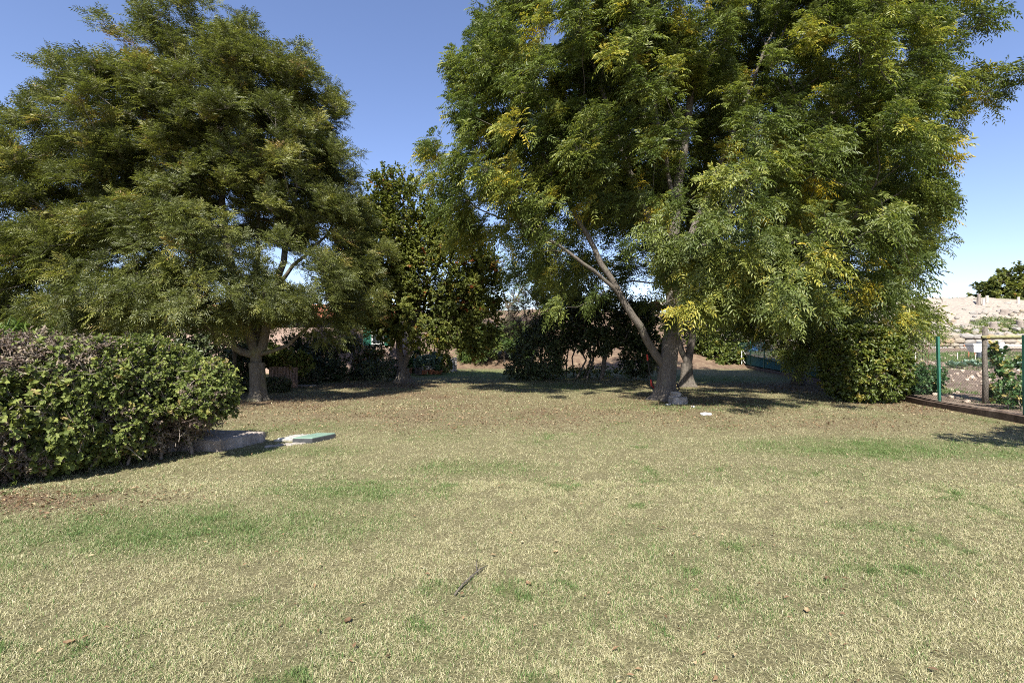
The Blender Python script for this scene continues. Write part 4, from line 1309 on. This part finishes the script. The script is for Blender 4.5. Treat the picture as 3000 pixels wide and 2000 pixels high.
tag(mb.build("timber_strip", M_WOOD), "thin weathered timber strip lying in front of the kerb", "timber")

M_POST = plain("green_steel", (.03, .13, .09), .45, var=.2)
M_WIRE = plain("dark_wire", (.035, .055, .045), .5)
M_NET = plain("teal_net", (.05, .17, .15), .6)
fence = thing("chain_link_fence", (10.1, 11.6, .1), "green chain link fence on steel posts between lawn and vegetable garden", "fence")
PY = [5.1, 7.25, 9.45, 11.62, 13.85, 16.1, 18.4, 20.7, 23.2, 25.8, 28.4, 31, 33.6]
post_pts = []
for y in PY:
    x = float(fence_x(y)) + .13
    mb = MB()
    lean = random.uniform(-.035, .01) if y != 11.62 else -.05
    h = 1.62
    def Lpost(w, t):
        for dx, dy, sx_, sy_ in ((0, 0, w, t), (-w / 2 + t / 2, w / 2, t, w)):
            V = []
            for z, q in ((0, 0), (h, lean)):
                for ux, uy in ((-1, -1), (1, -1), (1, 1), (-1, 1)):
                    V.append((x + dx + ux * sx_ / 2 + q, y + dy + uy * sy_ / 2, .1 + z))
            mb.add(V, [(3, 2, 1, 0), (4, 5, 6, 7), (0, 1, 5, 4), (1, 2, 6, 5), (2, 3, 7, 6), (3, 0, 4, 7)])
    Lpost(.05, .012)
    mb.build("post", M_POST, fence)
    post_pts.append((x, y, lean))
def wire_panel(a, b, z0, z1, sp, r, mat, name):
    """diamond mesh of straight crossing wires between two posts"""
    L_ = math.hypot(b[0] - a[0], b[1] - a[1])
    H = z1 - z0
    A_, B_ = [], []
    for s in (1, -1):
        for c in np.arange(-H, L_ + H, sp):
            u0, u1 = c, c + s * H
            t0, t1 = 0.0, 1.0
            for lim, sg in ((0, 1), (L_, -1)):
                du = (u1 - u0)
                t = (lim - u0) / du
                if (du > 0) == (sg > 0):
                    t0 = max(t0, t)
                else:
                    t1 = min(t1, t)
            if t1 - t0 > .02:
                for t, dst in ((t0, A_), (t1, B_)):
                    f = (u0 + (u1 - u0) * t) / L_
                    dst.append((a[0] + (b[0] - a[0]) * f, a[1] + (b[1] - a[1]) * f, z0 + H * t))
    V, F = twig_tris(np.array(A_), np.array(B_), r)
    np_mesh(name, V, [F], mat, fence, smooth=False)
for k in range(len(PY) - 1):
    a, b = post_pts[k], post_pts[k + 1]
    far = PY[k] > 15
    wire_panel(a, b, .2, 1.52, .07 if not far else .045, .0019 if not far else .0042, M_WIRE if not far else M_NET, "wire_mesh" if not far else "shade_net")
mb = MB()
for z in (.22, .86, 1.5):
    mb.tube([(p[0], p[1], z) for p in post_pts], .003, 4, False)
mb.build("tension_wire", M_WIRE, fence)

def gz(x, y):
    return float(garden_z(np.array(float(x)), np.array(float(y))))
# trellis of rough wood with a vine
tx, ty = gx(2886, 11.3), 11.3
tr = thing("trellis", (tx, ty, gz(tx, ty)), "rough wooden trellis post with a pole lashed across at the right edge", "trellis")
mb = MB(); mb.tube([(tx, ty, .05), (tx + .01, ty, .7), (tx - .015, ty, 1.3), (tx, ty, 1.95)], [.062, .055, .05, .045], 9); mb.build("post", M_BARK_D, tr, smooth=True)
mb = MB(); mb.tube([(tx - .12, ty - .05, 1.70), (tx + 1.4, ty - .05, 1.71), (tx + 2.9, ty - .05, 1.69)], .034, 9); mb.build("crossbar", plain("mossy_pole", (.2, .19, .09), .8, var=.4), tr, smooth=True)
mb = MB(); mb.tube([(tx + 2.8, ty, .05), (tx + 2.8, ty, 1.8)], [.05, .045], 8); mb.build("post", M_BARK_D, tr)
mb = MB()
for k in range(3):
    a = np.linspace(0, 6.28, 12)
    mb.tube(np.stack([tx + .06 * np.cos(a), ty - .02 + .075 * np.sin(a), 1.67 + .02 * k + a * .003], 1), .005, 4, False)
mb.build("lashing", plain("yellow_cord", (.45, .33, .1), .7), tr)
def veg(name, lab, cat, c, r, n, m, leaf, stems=3, group=None):
    c = np.array(c, float)
    p = blob_points([(c + (0, 0, r[2]), np.array(r, float))], n, .35)
    z0 = c[2]
    p = p[p[:, 2] > z0 + .02]
    return make_shrub(name, lab, cat, c, p, [c + (random.uniform(-.5, .5) * r[0], random.uniform(-.5, .5) * r[1], 0) for _ in range(stems)], m, SIMPLE(**leaf), group, tip=.0035)
veg("climbing_bean", "yellowing bean vine climbing the trellis post", "vine", (tx + .42, ty + .1, .2), (.22, .15, .72), 34, M_VEG, dict(L=.1, lw=.8, jag=True, tint0=.55, tvar=.3, spread=.14, tips=4, per=4))
veg("climbing_bean", "bean vine hanging along the crossbar at the photo edge", "vine", (tx + 1.15, ty + .05, .5), (.3, .12, .5), 18, M_VEG, dict(L=.1, lw=.8, jag=True, tint0=.4, tvar=.25, spread=.16, tips=4, per=4))
veg("tomato_plant", "bushy green plant behind the leaning fence post", "plant", (gx(2712, 12.7), 12.9, .2), (.62, .4, .4), 200, M_VEG, dict(L=.07, lw=.6, tint0=.45, spread=.14))
veg("pumpkin_plant", "dark tangled plant at the fence foot at the right edge", "plant", (gx(2990, 10.2), 10.3, .16), (.36, .3, .36), 34, M_VEG, dict(L=.08, lw=.7, jag=True, tint0=.5, tvar=.25, spread=.17, tips=4, per=4))
veg("pumpkin_plant", "dry pale creeping plant below the bean vine", "plant", (tx + .75, ty - .1, .18), (.6, .4, .2), 60, M_VEG, dict(L=.08, lw=.7, jag=True, tint0=.8, tvar=.25, spread=.17))
M_RUST = plain("rusty_rod", (.16, .085, .06), .8, var=.3)
M_STAKE = plain("bleached_stake", (.5, .45, .38), .8)
for k, (px, d, top_, lab) in enumerate(((2688, 14.2, 1030, "rusty rod nearest the rounded hornbeam"), (2702, 14.6, 985, "rusty rod left of the middle of the row"), (2712, 15, 960, "middle rusty rod of the row"), (2721, 15.4, 955, "rusty rod just left of the leaning fence post"), (2746, 14.2, 955, "rusty rod just right of the leaning fence post"))):
    x = gx(px, d); z0 = gz(x, d); z1 = at(px, top_, d)[2]
    mb = MB()
    zz = np.linspace(z0 - .05, z1, 26)
    mb.tube(np.stack([x + .012 * np.sin(zz * 24 + k), d + .012 * np.cos(zz * 24 + k), zz], 1), .008, 5)
    tag(mb.build("garden_rod", M_RUST, smooth=True), lab, "rod", "rusty plant rods beside the fence")
for px, y0, y1, d, lab in ((2681, 1020, 1075, 16, "bleached stake in front of the rusty rods"), (2805, 1033, 1058, 23, "short pinkish stake in the soil at the grass edge"), (2749, 1030, 1055, 23, "thin leaning stake right of the leaning post")):
    a, b = at(px - (3 if px == 2749 else 0), y0, d), at(px + (3 if px == 2749 else 0), y1, d)
    b[2] = min(b[2], gz(b[0], d)) - .03
    mb = MB(); mb.tube([b, (a + b) / 2, a], [.025, .023, .02], 6)
    tag(mb.build("garden_stake", M_STAKE, smooth=True), lab, "stake", "garden stakes")
# tub, barrel, pipes by the wall
t = thing("tub", at(2856, 1056, 24.5), "white tapered tub on a pale stake in front of the stone wall", "tub")
p = at(2856, 1031, 24.5)
mb = MB(); mb.box(p, (.36, .3, .44), taper=1.75, bev=.1); mb.build("bucket", M_WHITE, t)
mb = MB(); q = at(2861, 1060, 24.4); mb.tube([(q[0] - .08, 24.4, gz(q[0], 24.4) - .05), (q[0] + .02, 24.45, p[2] + .02)], .022, 6); mb.build("stake", M_STAKE, t)
p = at(2881, 1030, 25.5)
mb = MB(); mb.lathe((p[0], 25.5, gz(p[0], 25.5) - .02), [(.26, 0), (.28, .03), (.29, .25), (.27, .27), (.29, .3), (.29, .62), (.27, .64), (.28, .9), (.25, .92), (.24, .86), (.01, .85)], 20)
tag(mb.build("barrel", plain("grey_drum", (.16, .18, .2), .5)), "grey barrel behind the white tub", "barrel")
p = at(2930, 1027, 24.5)
mb = MB(); mb.box((p[0], 24.5, gz(p[0], 24.5) - .02), (.26, .22, .95), bev=.2)
tag(mb.build("canister", plain("pale_canister", (.6, .64, .68), .5)), "pale upright canister right of the trellis post", "canister")
a, b = at(2822, 1013, 27), at(2872, 1009, 27)
mb = MB(); mb.tube([a, b], .05, 7); mb.tube([a + (.3, 0, -.02), (a[0] + .3, 27, gz(a[0], 27) - .05)], .03, 6); mb.tube([b - (.3, 0, .02), (b[0] - .3, 27, gz(b[0], 27) - .05)], .03, 6)
tag(mb.build("pole_rail", M_TILE), "reddish pole rail above the white tub", "rail")
a, b = at(2936, 1016, 28), at(2999, 1017, 28)
mb = MB(); mb.tube([a, b], .16, 9); tag(mb.build("pipe", plain("beige_pipe", (.42, .36, .3), .7)), "beige pipe lying on the grass right of the canister", "pipe")
for e, c_ in ((a, 0), (b, 1)):
    pass
# blue tarp, white frame beyond the far fence
p = at(2203, 1060, 33)
mb = MB(); mb.rock((p[0], 33, .75), (.85, .7, 1.15), 0, 77, .06)
tag(mb.build("water_tank", plain("blue_plastic", (.06, .16, .42), .45), smooth=True), "rounded blue tank glimpsed through the teal net", "tank")
wf = thing("rack", at(2178, 1064, 29.2), "thin white pole rack leaning at the far fence", "rack")
mb = MB()
for q in (((2173, 1028), (2173, 1066)), ((2177, 1028), (2196, 1053)), ((2171, 1043), (2183, 1063))):
    mb.tube([at(q[0][0], q[0][1], 29.2), at(q[1][0], q[1][1], 29.2)], .022, 6)
mb.build("pole", M_WHITE, wf)

# cabbages: one built, the rest copied
def rosette(seed):
    n = 15
    a = np.arange(n) * 2.4
    el = np.linspace(.25, 1.2, n)
    d = np.stack([np.cos(a) * np.cos(el), np.sin(a) * np.cos(el), np.sin(el)], 1)
    up = np.stack([-np.cos(a) * np.sin(el), -np.sin(a) * np.sin(el), np.cos(el)], 1)
    return leaflets(d * .03 + (0, 0, .03), d, up, rng.uniform(.16, .24, n), rng.uniform(.12, .17, n), np.clip(rng.normal(.5, .25, n), 0, 1), fold=.3, droop=-.1, jag=True)
V, F, T = rosette(1)
proto = None
for k in range(24):
    px = 2785 + (k * 9.2 if k < 11 else 110 + (k - 11) * 8.4)
    d = 20.6 + random.uniform(-.5, .5) - (0 if k < 11 else .6)
    x = gx(px, d)
    if proto is None:
        o = proto = np_mesh("cabbage", V, F, M_CABBAGE, attrs={"tint": T})
    else:
        o = proto.copy(); COL.objects.link(o)
    o.location = (x, d, gz(x, d)); o.rotation_euler = (0, 0, random.uniform(0, 6.28)); o.scale = [random.uniform(.8, 1.35)] * 3
    tag(o, "blue green cabbage head in the row along the edge of the garden grass", "cabbage", "cabbages in a row in the vegetable garden")

# garden grass and creeping cover on the bank
def veg_grass(regions):
    A_ = []
    for x0, x1, y0, y1, n, ln in regions:
        x, y = rng.uniform(x0, x1, n), rng.uniform(y0, y1, n)
        k = (fbm(x, y, 1.2, 130, 3) > .42) & (x > fence_x(y) + .3)
        x, y = x[k], y[k]
        m = len(x)
        A_.append(blades(x, y, garden_z(x, y), rng.uniform(.5, 1.2, m) * ln, rng.uniform(.008, .02, m) * (ln / .16) ** .5, np.abs(rng.normal(.5, .3, m)), np.clip(rng.normal(.2, .09, m), 0, 1), 1))
    V = np.concatenate([a[0] for a in A_]); off = np.cumsum([0] + [len(a[0]) for a in A_[:-1]])
    return V, [f + o for a, o in zip(A_, off) for f in a[1]], np.concatenate([a[2] for a in A_])
V, F, T = veg_grass([(15, 48, 22.5, 31, 42000, .24), (10, 13.2, 11.9, 13.6, 5000, .13), (9.7, 12.5, 9, 11.6, 2600, .07), (10.5, 14, 13, 17, 900, .1), (13, 22, 19, 30, 5000, .25)])
tag(np_mesh("garden_grass", V, F, M_GRASS, attrs={"tint": T}), kind="stuff")
x, y = rng.uniform(14, 70, 90000), 36.3 + 20 * rng.random(90000) ** 1.3
k = bank_green(x, y) * (.5 + rng.random(len(x))) > .5
x, y = x[k], y[k]
m = len(x)
z = rock_z(x, y) + rng.uniform(0, .14, m)
V, F, T = leaflets(np.stack([x, y, z], 1), randdir(m) + np.array([0, -.2, .5]), randdir(m) + np.array([0, -.5, 1.0]), rng.uniform(.08, .2, m), rng.uniform(.04, .1, m), np.clip(rng.normal(.45, .2, m), 0, 1))
tag(np_mesh("ground_cover", V, F, M_HORN, attrs={"tint": T}), kind="stuff")
# stumps on the bank
STUMPS = ((2911, 958, 37.2, .36, .55, "thick grey stump standing just above the stone wall"), (2990, 950, 37.8, .34, .6, "grey twisted stump at the right edge of the bank"), (2945, 924, 40.2, .45, .28, "low dark stump in the pale rubble"), (2866, 903, 43.5, .2, .95, "tall pale broken stump at the foot of the fig tree"))
for px, py, d, r, h, lab in STUMPS:
    x = gx(px, d); z = float(rock_z(np.array(x), np.array(d)))
    V, F = flared_trunk((x, d, z - .1), (x + random.uniform(-.1, .1), d, z + h), r * .7, r * .55, .6, 4, int(px), n=18, rings=10)
    V[-18:, 2] += rng.uniform(-.1, .12, 18)
    V = np.concatenate([V, V[-18:].mean(0)[None]])
    i = np.arange(18)
    cap = np.stack([len(V) - 19 + i, len(V) - 19 + (i + 1) % 18, np.full(18, len(V) - 1)], 1)
    tag(np_mesh("stump", V, [F, cap], M_TWIG), lab, "stump", "stumps on the rocky bank")
for px, py, d, lab in ((2881, 905, 43.2, "short post left of the pair beside the pale stump"), (2891, 903, 43.6, "short post right of the pair beside the pale stump"), (2983, 893, 43, "short post on the bank under the fig tree")):
    x = gx(px, d); z = float(rock_z(np.array(x), np.array(d)))
    mb = MB(); mb.tube([(x, d, z - .1), (x + .02, d, z + .55)], [.11, .1], 8)
    tag(mb.build("short_post", M_STAKE), lab, "post", "short posts on the rocky bank")

# small tree just outside the frame whose shadow falls on the lawn at right
base = np.array([8.5, 5.2, 0.0])
make_tree("plum_tree", "small tree on the lawn near the fence, mostly beyond the right edge", "tree", base, [(np.array([base, base + (0, 0, 1.2), base + (.1, 0, 2.4)]), .07, .03)],
          [(np.array([8.4, 5.3, 2.75]), np.array([1.6, .5, .45])), (np.array([9.3, 5.2, 3.1]), np.array([1.3, .8, .6]))], 220, 1.2, None, M_BARK_D, M_HORN,
          dict(tips=6, per=7, spread=.25, L=.1, kind='simple', tint0=.4, tvar=.15, up=.1, lw=.6), tip=.005, twigs=False)
